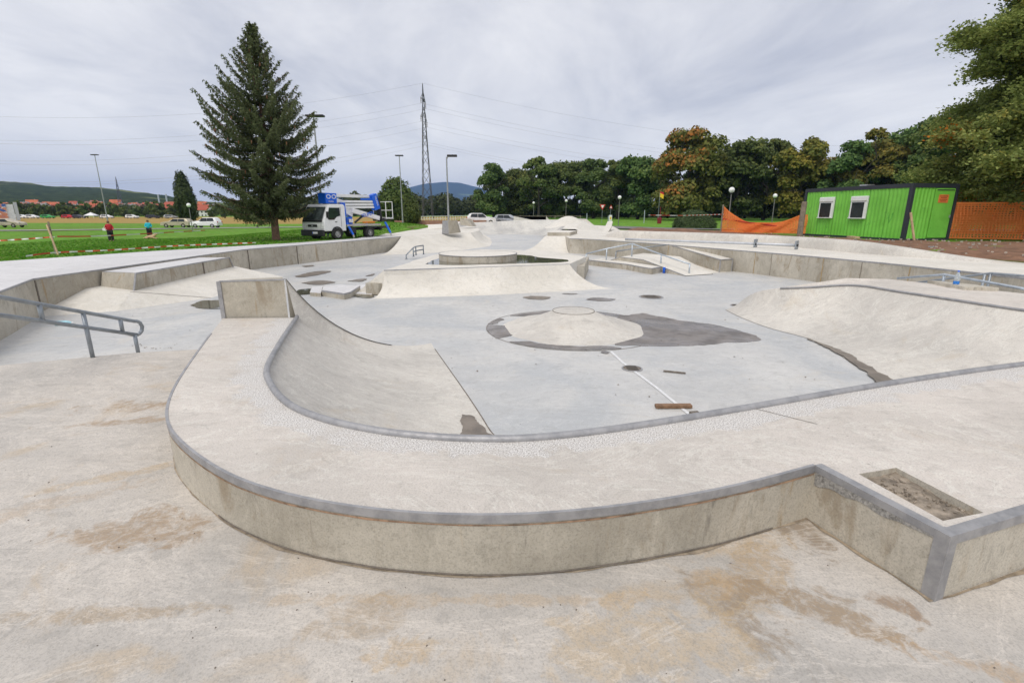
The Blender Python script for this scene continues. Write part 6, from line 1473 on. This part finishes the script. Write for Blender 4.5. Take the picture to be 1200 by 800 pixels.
def sign(label, t, d, kind):
    x = t * d; g = gz(x, d); r = empty('road_sign', (x, d, g)); tag(r, label, 'road sign')
    MB().tube([(0, 0, -.2), (0, 0, 2.9)], .035, 6).build('pole', M['rail'], r)
    if kind == 'yield':
        MB().add([(-.48, -.05, 3.0), (.48, -.05, 3.0), (0, -.05, 2.15)], [(0, 2, 1)]).build('red_triangle', M['red'] if False else plain('sign_red', (.62, .03, .02), .5), r, solid=.02)
        MB().add([(-.28, -.075, 2.89), (.28, -.075, 2.89), (0, -.075, 2.40)], [(0, 2, 1)]).build('white_centre', M['white'], r, solid=.005)
    else:
        MB().add([(-.3, -.05, 2.4), (.3, -.05, 2.4), (0, -.05, 3.0)], [(0, 1, 2)]).build('red_triangle', bpy.data.materials['sign_red'], r, solid=.02); MB().add([(-.17, -.075, 2.47), (.17, -.075, 2.47), (0, -.075, 2.82)], [(0, 1, 2)]).build('white_centre', M['white'], r, solid=.005)
        MB().box((0, -.1, .75), (.5, .12, 1.1)).build('white_box', M['white'], r, bevel=.03); MB().box((0, -.17, .8), (.26, .01, .45)).build('yellow_panel', plain('sign_yellow', (.8, .55, .03), .5), r)
sign('red and white yield sign on a grey pole by the road', .206 - .0, 80, 'yield') if False else sign('red and white yield sign on a grey pole by the road', .1755, 84, 'yield'); sign('small warning sign above a white box with yellow panel', .192, 88, 'warn')
for t, d, h, lab in [(.146, 90, 1.6, 'short pale marker post left of the yield sign'), (.258, 84, 2.1, 'slim grey marker post on the lawn left of the reddening tree'), (.188, 88, 1.2, 'stubby grey bollard beside the white box')]:
    o = MB().tube([(0, 0, -.2), (0, 0, h)], .07, 6).build('marker_post', M['rail_bright']); o.location = (t * d, d, gz(t * d, d)); tag(o, lab, 'post')
d = 82; t = .288; r = empty('red_bin', (t * d, d, gz(t * d, d))); tag(r, 'dark red litter bin at the edge of the lawn below the orange leaves', 'bin'); rdm = plain('dark_red_paint', (.22, .015, .02), .6)
MB().lathe([(.32, 0), (.38, .8), (.001, .8)], n=12).build('drum', rdm, r); MB().lathe([(.40, .8), (.38, .9), (.001, .95)], n=12).build('lid', rdm, r); MB().tube([(.05, 0, .9), (.05, 0, 2.6)], .05, 6).build('pole', rdm, r)
r = empty('flag', (.285 * 96, 96, gz(27, 96))); tag(r, 'small red and yellow flag in front of the orange tinted tree', 'flag'); r.scale = (.8, .8, .85); MB().tube([(0, 0, 0), (0, 0, 6.3)], .05, 6).build('pole', M['rail'], r)
fl = MB().loft([[(x, .12 * math.sin(x * 5), 6.2 - .5 * x), (x, .12 * math.sin(x * 5), 5.4 - .6 * x)] for x in np.linspace(.05, .9, 6)]).build('yellow_cloth', plain('yellow_cloth', (.85, .55, .03), .8), r)
MB().loft([[(x, .12 * math.sin(x * 5), 6.5 - .3 * x), (x, .12 * math.sin(x * 5), 6.21 - .5 * x)] for x in np.linspace(.05, .9, 6)]).build('red_cloth', M['red'], r)

# barrier tape
def tape_mat():
    t = NT('barrier_tape'); p = t.pos((1, 1, 0)); sp = t.n('SeparateXYZ'); t.l(p, sp.inputs[0])
    s = t.math('ADD', sp.outputs[0], t.math('MULTIPLY', sp.outputs[1], .35)); f = t.math('FRACT', t.math('MULTIPLY', s, 2.6)); c = t.mix(t.math('GREATER_THAN', f, .5), (.62, .08, .04), (.80, .78, .76)); return t.set(c, .6)
TM = tape_mat()
def tape(label, pts, w=.045):
    P_ = crom(pts, 60); o = MB().loft([[p + Vector((0, 0, w / 2)), p + Vector((0, .02 * math.sin(i), -w / 2))] for i, p in enumerate(P_)]).build('barrier_tape', TM); tag(o, label, 'tape'); return o
s1, s2 = (-15.94, 17.6, 0.73), (-15.69, 17.6, 1.81)
tape('red and white barrier tape at waist height left of the timber stakes', [(-18.36, 16.5, 1.21), (-16.88, 17, 1.28), (-15.81, 17.55, 1.36)])
tape('upper barrier tape fading across the grass behind the walkers', [(-15.76, 17.6, 1.37), (-16.58, 21, 1.25), (-18.09, 30, 1.14)])
tape('lower barrier tape lying close to the grass edge', [(-15.76, 16.3, 0.81), (-15.83, 17.5, 0.83), (-14.95, 18.8, 0.82), (-13.5, 20.5, 0.87), (-11.38, 22.5, 0.87)], .05)
tape('thin barrier tape tied to the orange net post in front of the round bush', [(12.77, 48, 1.9), (14.63, 44, 1.89), (14.07, 34, 2.04)], .04)
r = empty('tape_stake', (s1[0], s1[1], gz(s1[0], s1[1]))); tag(r, 'pair of crossed timber stakes holding the barrier tape at far left', 'stake')
MB().tube([(0, 0, -.1), (-.02, 0, 1.15)], .03, 6).build('upright_stake', M['oldwood'], r); MB().tube([(.30, -.25, 0), (-.06, -.04, 1.05)], .028, 6).build('slanting_stake', M['wood'], r)

def white_railing():
    r = empty('white_railing', (0, 0, 0)); tag(r, 'low white pipe railing across a brown ditch beyond the mound', 'railing'); 
    a, b = Vector((-.235 * 84, 84, .35)), Vector((-.06 * 100, 100, .5)); mb = M['silver']; wm = M['white']
    n = 34
    for z in (1.0, .55): MB().tube([a.lerp(b, k / 10) + Vector((0, 0, z)) for k in range(11)], .045, 6).build('rail', wm, r)
    for k in range(n + 1): p = a.lerp(b, k / n); MB().tube([p + Vector((0, 0, -.6)), p + Vector((0, 0, 1.05))], .045, 5).build('post', wm, r)
    o = MB().loft([[(-.23 * d_, d_, gz(-.23 * d_, d_) + z), (-.05 * d_, d_, gz(-.05 * d_, d_) + z)] for d_, z in ((66, .03), (67, .55), (76, .60), (77, .05))]).build('ditch_bank', M['dirt_red'], smooth=True); structure(o)
    r = empty('timber_fence', (0, 0, 0)); tag(r, 'low grey timber rail fence in the shade under the row of trees', 'fence'); a, b = Vector((0, 118, .4)), Vector((16, 120, .4))
    MB().box((8, 119, 1.2), (16.5, .08, .12), .12).build('rail', M['oldwood'], r)
    for k in range(9): p = a.lerp(b, k / 8); MB().box((p.x, p.y, .8), (.14, .14, 1.2)).build('post', M['oldwood'], r)
white_railing()

# ================================================================= pylons and wires
def member(mb, a, b, w): mb.tube([a, b], w, 4, False)
def pylon(loc, H_, bw, label, rz=0.0, th=.06, arms=((.62, 4.2), (.755, 5.2), (.885, 4.0))):
    r = empty('power_pylon', loc, rz); tag(r, label, 'pylon'); lg, br = MB(), MB(); tw = bw * .13; zt = .80
    def wd(f): return bw * (1 - f / zt) + tw * 1.6 * (f / zt) if f < zt else max(.02, tw * 1.6 * (1 - (f - zt) / (1 - zt)))
    lv = [0, .09, .18, .26, .34, .41, .48, .54, .60, .65, .70, .75, .80, .85, .90, .95, 1.0]
    cs = [(1, 1), (-1, 1), (-1, -1), (1, -1)]
    for i in range(len(lv) - 1):
        w0, w1, z0, z1 = wd(lv[i]) / 2, wd(lv[i + 1]) / 2, lv[i] * H_, lv[i + 1] * H_
        for k in range(4):
            c0, c1 = cs[k], cs[(k + 1) % 4]; member(lg, (c0[0] * w0, c0[1] * w0, z0), (c0[0] * w1, c0[1] * w1, z1), th * 1.5)
            if i % 2: member(br, (c0[0] * w0, c0[1] * w0, z0), (c1[0] * w1, c1[1] * w1, z1), th)
            else: member(br, (c1[0] * w0, c1[1] * w0, z0), (c0[0] * w1, c0[1] * w1, z1), th)
    lg.build('tower_legs', M['pylon'], r); br.build('lattice', M['pylon'], r)
    for f, L in arms:
        m = MB(); z = H_ * f
        for s in (1, -1):
            e = (0, s * L, z)
            for sx in (-1, 1):
                w = wd(f) / 2; member(m, (sx * w, s * w, z), e, th); member(m, (sx * w, s * w, z + H_ * .045), e, th)
        m.build('cross_arm', M['pylon'], r)
        for s in (1, -1): MB().lathe([(.05, 0), (.16, -.3), (.05, -.6), (.16, -.9), (.05, -1.2), (.14, -1.5), (.001, -1.6)], (0, s * L, z), 6).build('insulator', M['joint'], r)
    return r
PY = (-26.2, 160.0)
pylon((PY[0], PY[1], -.3), 38.8, 3.1, 'tall dark lattice pylon in the centre distance seen edge on')
pylon((-455, 600, 1), 40, 5.5, 'faint small lattice pylon in front of the left hills', .6, .14)
pylon((-600, 640, 1), 28, 4.5, 'faint low pylon on the horizon above the poster building', .6, .12) if False else None
for t in (-.683, -.668):
    o = MB().tube([(0, 0, 0), (0, 0, 13)], .45, 6).build('concrete_mast', M['rail_bright']); o.location = (t * 330, 330, 0); tag(o, 'pale slim mast before the hills, %s of a close pair' % ('left' if t < -.675 else 'right'), 'mast')
wires = []
ends_l = (-230, 118); ends_r = (250, 205)
for f, L in ((.62, 4.2), (.755, 5.2), (.885, 4.0)):
    for s in (1, -1): wires.append((38.8 * f - 1.9, s * L))
wires.append((38.6, 0))
lv_name = {0: 'lowest', 1: 'middle', 2: 'upper', 3: 'topmost'}
for i, (z, oy) in enumerate(wires):
    for sgn, (ex, ey) in ((-1, ends_l), (1, ends_r)):
        pts = []
        for k in range(41):
            u = k / 40; x = PY[0] + (ex - PY[0]) * u; y = PY[1] + oy + (ey + oy - PY[1] - oy) * u; pts.append((x, y, z - 4 * (12 if sgn < 0 else 13) * u * (1 - u) - (1.5 if sgn < 0 else 3) * u))
        o = MB().tube(pts, .017, 4, False).build('power_line', M['wire'])
        tag(o, '%s power line leaving the tall pylon to the %s, %s' % (lv_name[i // 2], 'left' if sgn < 0 else 'right', ('far' if oy > 0 else 'near') + ' side' if oy else 'at its tip'), 'power line', 'power lines')

# ================================================================= town, far woods, hills
def hprof(tab, t):
    xs_ = [a for a, _ in tab]; return float(np.interp(t, xs_, [b for _, b in tab]))
LEFT = [(-1.6, .075), (-1.2, .066), (-1.03, .0625), (-.95, .0555), (-.88, .046), (-.80, .042), (-.70, .035), (-.62, .024), (-.55, .018), (-.45, .010), (-.33, .004), (-.2, .001)]
def left_h(x, y):
    d = y; t = x / y; h = hprof(LEFT, t) * 1230; k = sm(430, 1500, d); n = noise.fractal(Vector((x * .0022, y * .0022, 2)), .9, 2.1, 5)
    return -.8 + h * k + 16 * n * k * min(1, h / 40) + sm(350, 900, d) * 6 * min(1, h / 30)
def hill_mat(name, forest, meadow, thr, scale):
    t = NT(name); p = t.pos(); f = t.mix(t.ramp(t.noise(scale * 22, 6, .75, 0, p), .35, .65), tuple(c * .5 for c in forest), forest)
    f = t.mix(t.ramp(t.noise(scale, 4, .5, .6, p), thr, thr + .03), f, meadow); t.bump(t.noise(scale * 26, 6, .75, 0, p), 1.0, 12); return t.set(f, 1.0, 0, 0)
rows = []
for j in range(60):
    y = 420 + 1500 * (j / 59) ** 1.3; rows.append([(t * y, y, left_h(t * y, y) + (3.0 * noise.noise(Vector((t * y * .03, y * .03, 0))) if y > 700 else 0)) for t in np.linspace(-1.7, -.18, 190)])
structure(MB().loft(rows).build('wooded_hill', hill_mat('hill_woods', (0.085, 0.115, 0.04), (0.22, 0.25, 0.09), .52, .0032), smooth=True))
MID = [(-.45, .001), (-.40, .017), (-.355, .026), (-.325, .030), (-.30, .025), (-.27, .031), (-.245, .034), (-.22, .037), (-.20, .044), (-.17, .051), (-.13, .0545), (-.10, .053), (-.075, .047), (-.05, .042), (-.03, .033), (.02, .020), (.1, .008), (.5, .003)]
rows = []
for j in range(40):
    y = 5200 + 2400 * j / 39; k = math.sin(math.pi * .5 * j / 39); rows.append([(t * y, y, -60 + (hprof(MID, t) * 7600 + 60) * k * (1 + .10 * noise.noise(Vector((t * 20, y * .0012, 1))) * (1 - k))) for t in np.linspace(-.62, .6, 240)])
structure(MB().loft(rows).build('mountains', hill_mat('mountain_woods', (0.045, 0.075, 0.05), (0.16, 0.22, 0.09), .66, .0011), smooth=True))
def far_wood():
    rg = np.random.default_rng(6); cs, ns, ss, ts = [], [], [], []
    for k in range(190):
        t = rg.uniform(-.42, .0) if k < 130 else rg.uniform(-1.15, -.42); d_ = rg.uniform(260, 420); x = t * d_; R_ = rg.uniform(3.5, 6); H_ = rg.uniform(8, 12.5) * (1 if k < 130 else .6)
        n = 260; dd = rg.normal(size=(n, 3)); dd /= np.linalg.norm(dd, axis=1, keepdims=True); c = dd * np.array([R_, R_, H_ * .5]) * rg.uniform(.75, 1.05, (n, 1)) + np.array([x, d_, H_ * .5]); cs.append(c); ns.append(dd + rg.normal(size=(n, 3)) * .5); ss.append(rg.uniform(.9, 1.6, n)); ts.append(rg.uniform(0, .5, n) + rg.uniform(0, .5))
    me = quads_mesh('wood', np.concatenate(cs), np.concatenate(ns), np.concatenate(ss), np.concatenate(ts), None, 1.3, 1); me.materials.append(M['leaf_dark']); o = bpy.data.objects.new('far_wood', me); C.objects.link(o); stuff(o)
far_wood()
def crown_shade_filler():  # added wall of dark leaves standing in for shade beneath the crowns
    rg = np.random.default_rng(16); n = 26000; t = rg.uniform(-.03, 1.25, n); d_ = (185 - 60 * t) * rg.uniform(.97, 1.03, n); zz = rg.beta(1.1, 1.8, n) * (4.5 + 2.2 * np.sin(t * 40) + 1.2 * np.sin(t * 131))
    c = np.stack([t * d_, d_, zz], 1); me = quads_mesh('shade_filler_leaves', c, rg.normal(size=(n, 3)) * .7 + np.array([0, -1, .3]), rg.uniform(.5, .9, n), rg.uniform(0, 1, n), None, 1.3, 8); me.materials.append(M['leaf_dark'])
    o = bpy.data.objects.new('shade_filler_leaves', me); C.objects.link(o); stuff(o)
crown_shade_filler()
# avenue of small round trees before the town
AVN = [-1]
av = crown_mesh(61, 2.3, 5.0, 1500, .42, 14, .12, 'round'); avt = None
for i in range(23):
    t = -1.0 + i * .0245 + rt.uniform(-.003, .003)
    if -.62 < t < -.60: continue
    AVN[0] += 1
    d_ = 205 + rt.uniform(-4, 4); s = rt.uniform(.85, 1.3); r = empty('avenue_tree', (t * d_, d_, -.4), rt.uniform(0, 6)); r.scale = (s, s, s * 1.05)
    tag(r, 'small round tree, %s from the left in the avenue before the town' % ORD[AVN[0]], 'tree', 'avenue trees before the town'); mesh_obj('crown', av, M['leaf'], r)
    if avt is None: avt = MB().tube([(0, 0, 0), (0, 0, 2)], .15, 5).build('trunk', M['bark2'], r).data
    else: mesh_obj('trunk', avt, M['bark2'], r)
# houses
wallc = [plain('cream_render', (.62, .58, .48), .9), plain('white_render', (.72, .71, .69), .9), plain('grey_render', (.45, .44, .43), .9), plain('ochre_render', (.55, .42, .22), .9)]
roofc = [M['orange'], plain('red_roof_tiles', (.38, .09, .05), .85), plain('dull_brown_tiles', (.20, .11, .08), .9), plain('grey_slate', (.22, .21, .21), .85)]
hb = {}
def house(x, y, z, rz, s, wi, ri, label):
    r = empty('house', (x, y, z), rz, s); tag(r, label, 'house', 'houses of the town below the hill')
    if (wi, ri) not in hb:
        a = MB().box((0, 0, 2.5), (11, 8, 7)).add([(-5.5, -4, 6), (-5.5, 4, 6), (-5.5, 0, 9.6), (5.5, -4, 6), (5.5, 4, 6), (5.5, 0, 9.6)], [(0, 1, 2), (3, 5, 4)]).build('wall', wallc[wi], r)
        b = MB().add([(-6, -4.8, 5.6), (6, -4.8, 5.6), (6, 0, 9.9), (-6, 0, 9.9), (-6, 4.8, 5.6), (6, 4.8, 5.6)], [(0, 1, 2, 3), (3, 2, 5, 4)]).build('roof', roofc[ri], r, solid=.25)
        w = []
        for yy in (-4.03, 4.03):
            for xx in (-3.4, 0, 3.4):
                for zz in (1.6, 4.2): w.append(MB().box((xx, yy, zz), (1.1, .08, 1.3)).build('window', M['glass'], r).data)
        c = MB().box((2.5, 1, 9.6), (.8, .8, 1.8)).build('chimney', wallc[2], r); hb[wi, ri] = (a.data, b.data, w, c.data)
    else:
        a, b, w, c = hb[wi, ri]; mesh_obj('wall', a, None, r); o = mesh_obj('roof', b, None, r); md = o.modifiers.new('t', 'SOLIDIFY'); md.thickness = .25; mesh_obj('chimney', c, None, r)
        for q in w: mesh_obj('window', q, None, r)
HN = []
rh_ = random.Random(12); wn = ['cream', 'white', 'grey', 'ochre']; rn = ['bright orange roof', 'red tiled roof', 'dull brown roof', 'grey roof']
for i in range(110):
    t = -1.03 + .455 * (i / 110) ** .95 + rh_.uniform(-.006, .006); d_ = rh_.choice([310, 360, 420, 480, 540, 600]) + rh_.uniform(-20, 20); x = t * d_
    wi, ri = rh_.choice([0, 1, 1, 2, 3]), rh_.choice([0, 0, 1, 1, 2, 3]); zz = (left_h(x, d_) if d_ > 420 else -.5) - .5
    HN.append((int((d_ - 280) // 62), t, wi, ri))
    house(x, d_, zz + sm(300, 700, d_) * 1.5, rh_.uniform(-.6, .6), rh_.uniform(.6, .95), wi, ri, 'distant %s house with a %s in the town below the hill' % (wn[wi], rn[ri]))
hs_ = [o for o in C.objects if o.name.split('.')[0] == 'house']
RW = ['nearest', 'second', 'third', 'fourth', 'fifth', 'farthest']
cnt_ = {}
for (rw, t, wi, ri), o in sorted(zip(HN, hs_), key=lambda q: q[0][1]):
    rw = max(0, min(5, rw)); k = cnt_.get(rw, 0); cnt_[rw] = k + 1
    o['label'] = '%s house with %s, %s from left in the %s town row' % (wn[wi], rn[ri], ORD[min(k, 29)], RW[rw])
def poster_building():
    d_ = 150; x1 = -.968 * d_; Lf = 30; x0 = x1 - Lf * .72
    r = empty('poster_hall', (x0, d_ - Lf * .694, -.3), math.radians(44)); tag(r, 'pale flat-roofed hall at far left with a big sports poster on its front', 'building'); L = Lf
    MB().box((L / 2, 3, 2.3), (L, 6, 4.6)).build('wall', plain('hall_panel', (.62, .68, .72), .5), r)
    MB().box((L + .5, .6, 2.6), (.8, 1.0, 5.2)).build('tower', M['rail_bright'], r)
    t = NT('sports_poster'); p = t.pos(); c = t.mix(t.ramp(t.noise(.7, 5, .6, .6, p), .45, .55), (.75, .78, .80), (.55, .22, .12)); c = t.mix(t.ramp(t.noise(.5, 5, .6, .9, t.pos((1, 1, 1), 1)), .52, .58), c, (.03, .12, .40)); t.set(c, .6)
    MB().box((L - 5.5, -.1, 2.4), (8, .1, 4.6)).build('poster', t.m, r); MB().box((L * .35, -.1, 4.6), (L * .6, .1, .7)).build('fascia', M['white'], r)
    for k in range(5): MB().box((1 + k * 2.2, -.06, 2.0), (1.9, .06, 3.2)).build('window', plain('hall_glass', (.12, .22, .26), .15) if k == 0 else bpy.data.materials['hall_glass'], r)
poster_building()
# parked specks and tents along the town edge
cols = [M['white'], plain('green_car_paint', (.03, .35, .06), .4), plain('dark_car_paint', (.03, .03, .04), .3), M['red'], cgrey]
spec = None
cn_ = ['white', 'green', 'dark', 'red', 'silver']
for i, (t, ci) in enumerate([(-.955, 0), (-.935, 0), (-.905, 1), (-.865, 3), (-.845, 2), (-.79, 0), (-.74, 0), (-.70, 2), (-.665, 4)]):
    r = car('tiny distant %s car, %s from the left under the avenue trees' % (cn_[ci], ORD[i]), put(t, 196), rt.uniform(-.2, .2), cols[ci], 'estate', group='cars parked along the avenue')
r = empty('market_tent', put(-.82, 192)); r.scale = (.55, .55, .55); tag(r, 'white pointed market tent before the avenue trees', 'tent')
MB().add([(-3.5, -2.5, 2), (3.5, -2.5, 2), (3.5, 2.5, 2), (-3.5, 2.5, 2), (0, 0, 4.2)], [(0, 1, 4), (1, 2, 4), (2, 3, 4), (3, 0, 4)]).build('roof', M['white'], r)
for x, y in ((-3.4, -2.4), (3.4, -2.4), (3.4, 2.4), (-3.4, 2.4)): MB().tube([(x, y, 0), (x, y, 2.1)], .08, 6).build('pole', M['white'], r)

# ================================================================= air
hz = MB().box((-200, 3700, 210), (12000, 8600, 424)).build('haze', bpy.data.materials.new('haze_air')); stuff(hz)
hm = hz.data.materials[0]; hm.use_nodes = True; nt = hm.node_tree; nt.nodes.clear()
ho = nt.nodes.new('ShaderNodeOutputMaterial'); pv = nt.nodes.new('ShaderNodeVolumePrincipled'); pv.inputs['Density'].default_value = HAZE_D; pv.inputs['Color'].default_value = (.34, .54, 1.0, 1); pv.inputs['Anisotropy'].default_value = 0.2
nt.links.new(pv.outputs[0], ho.inputs['Volume'])
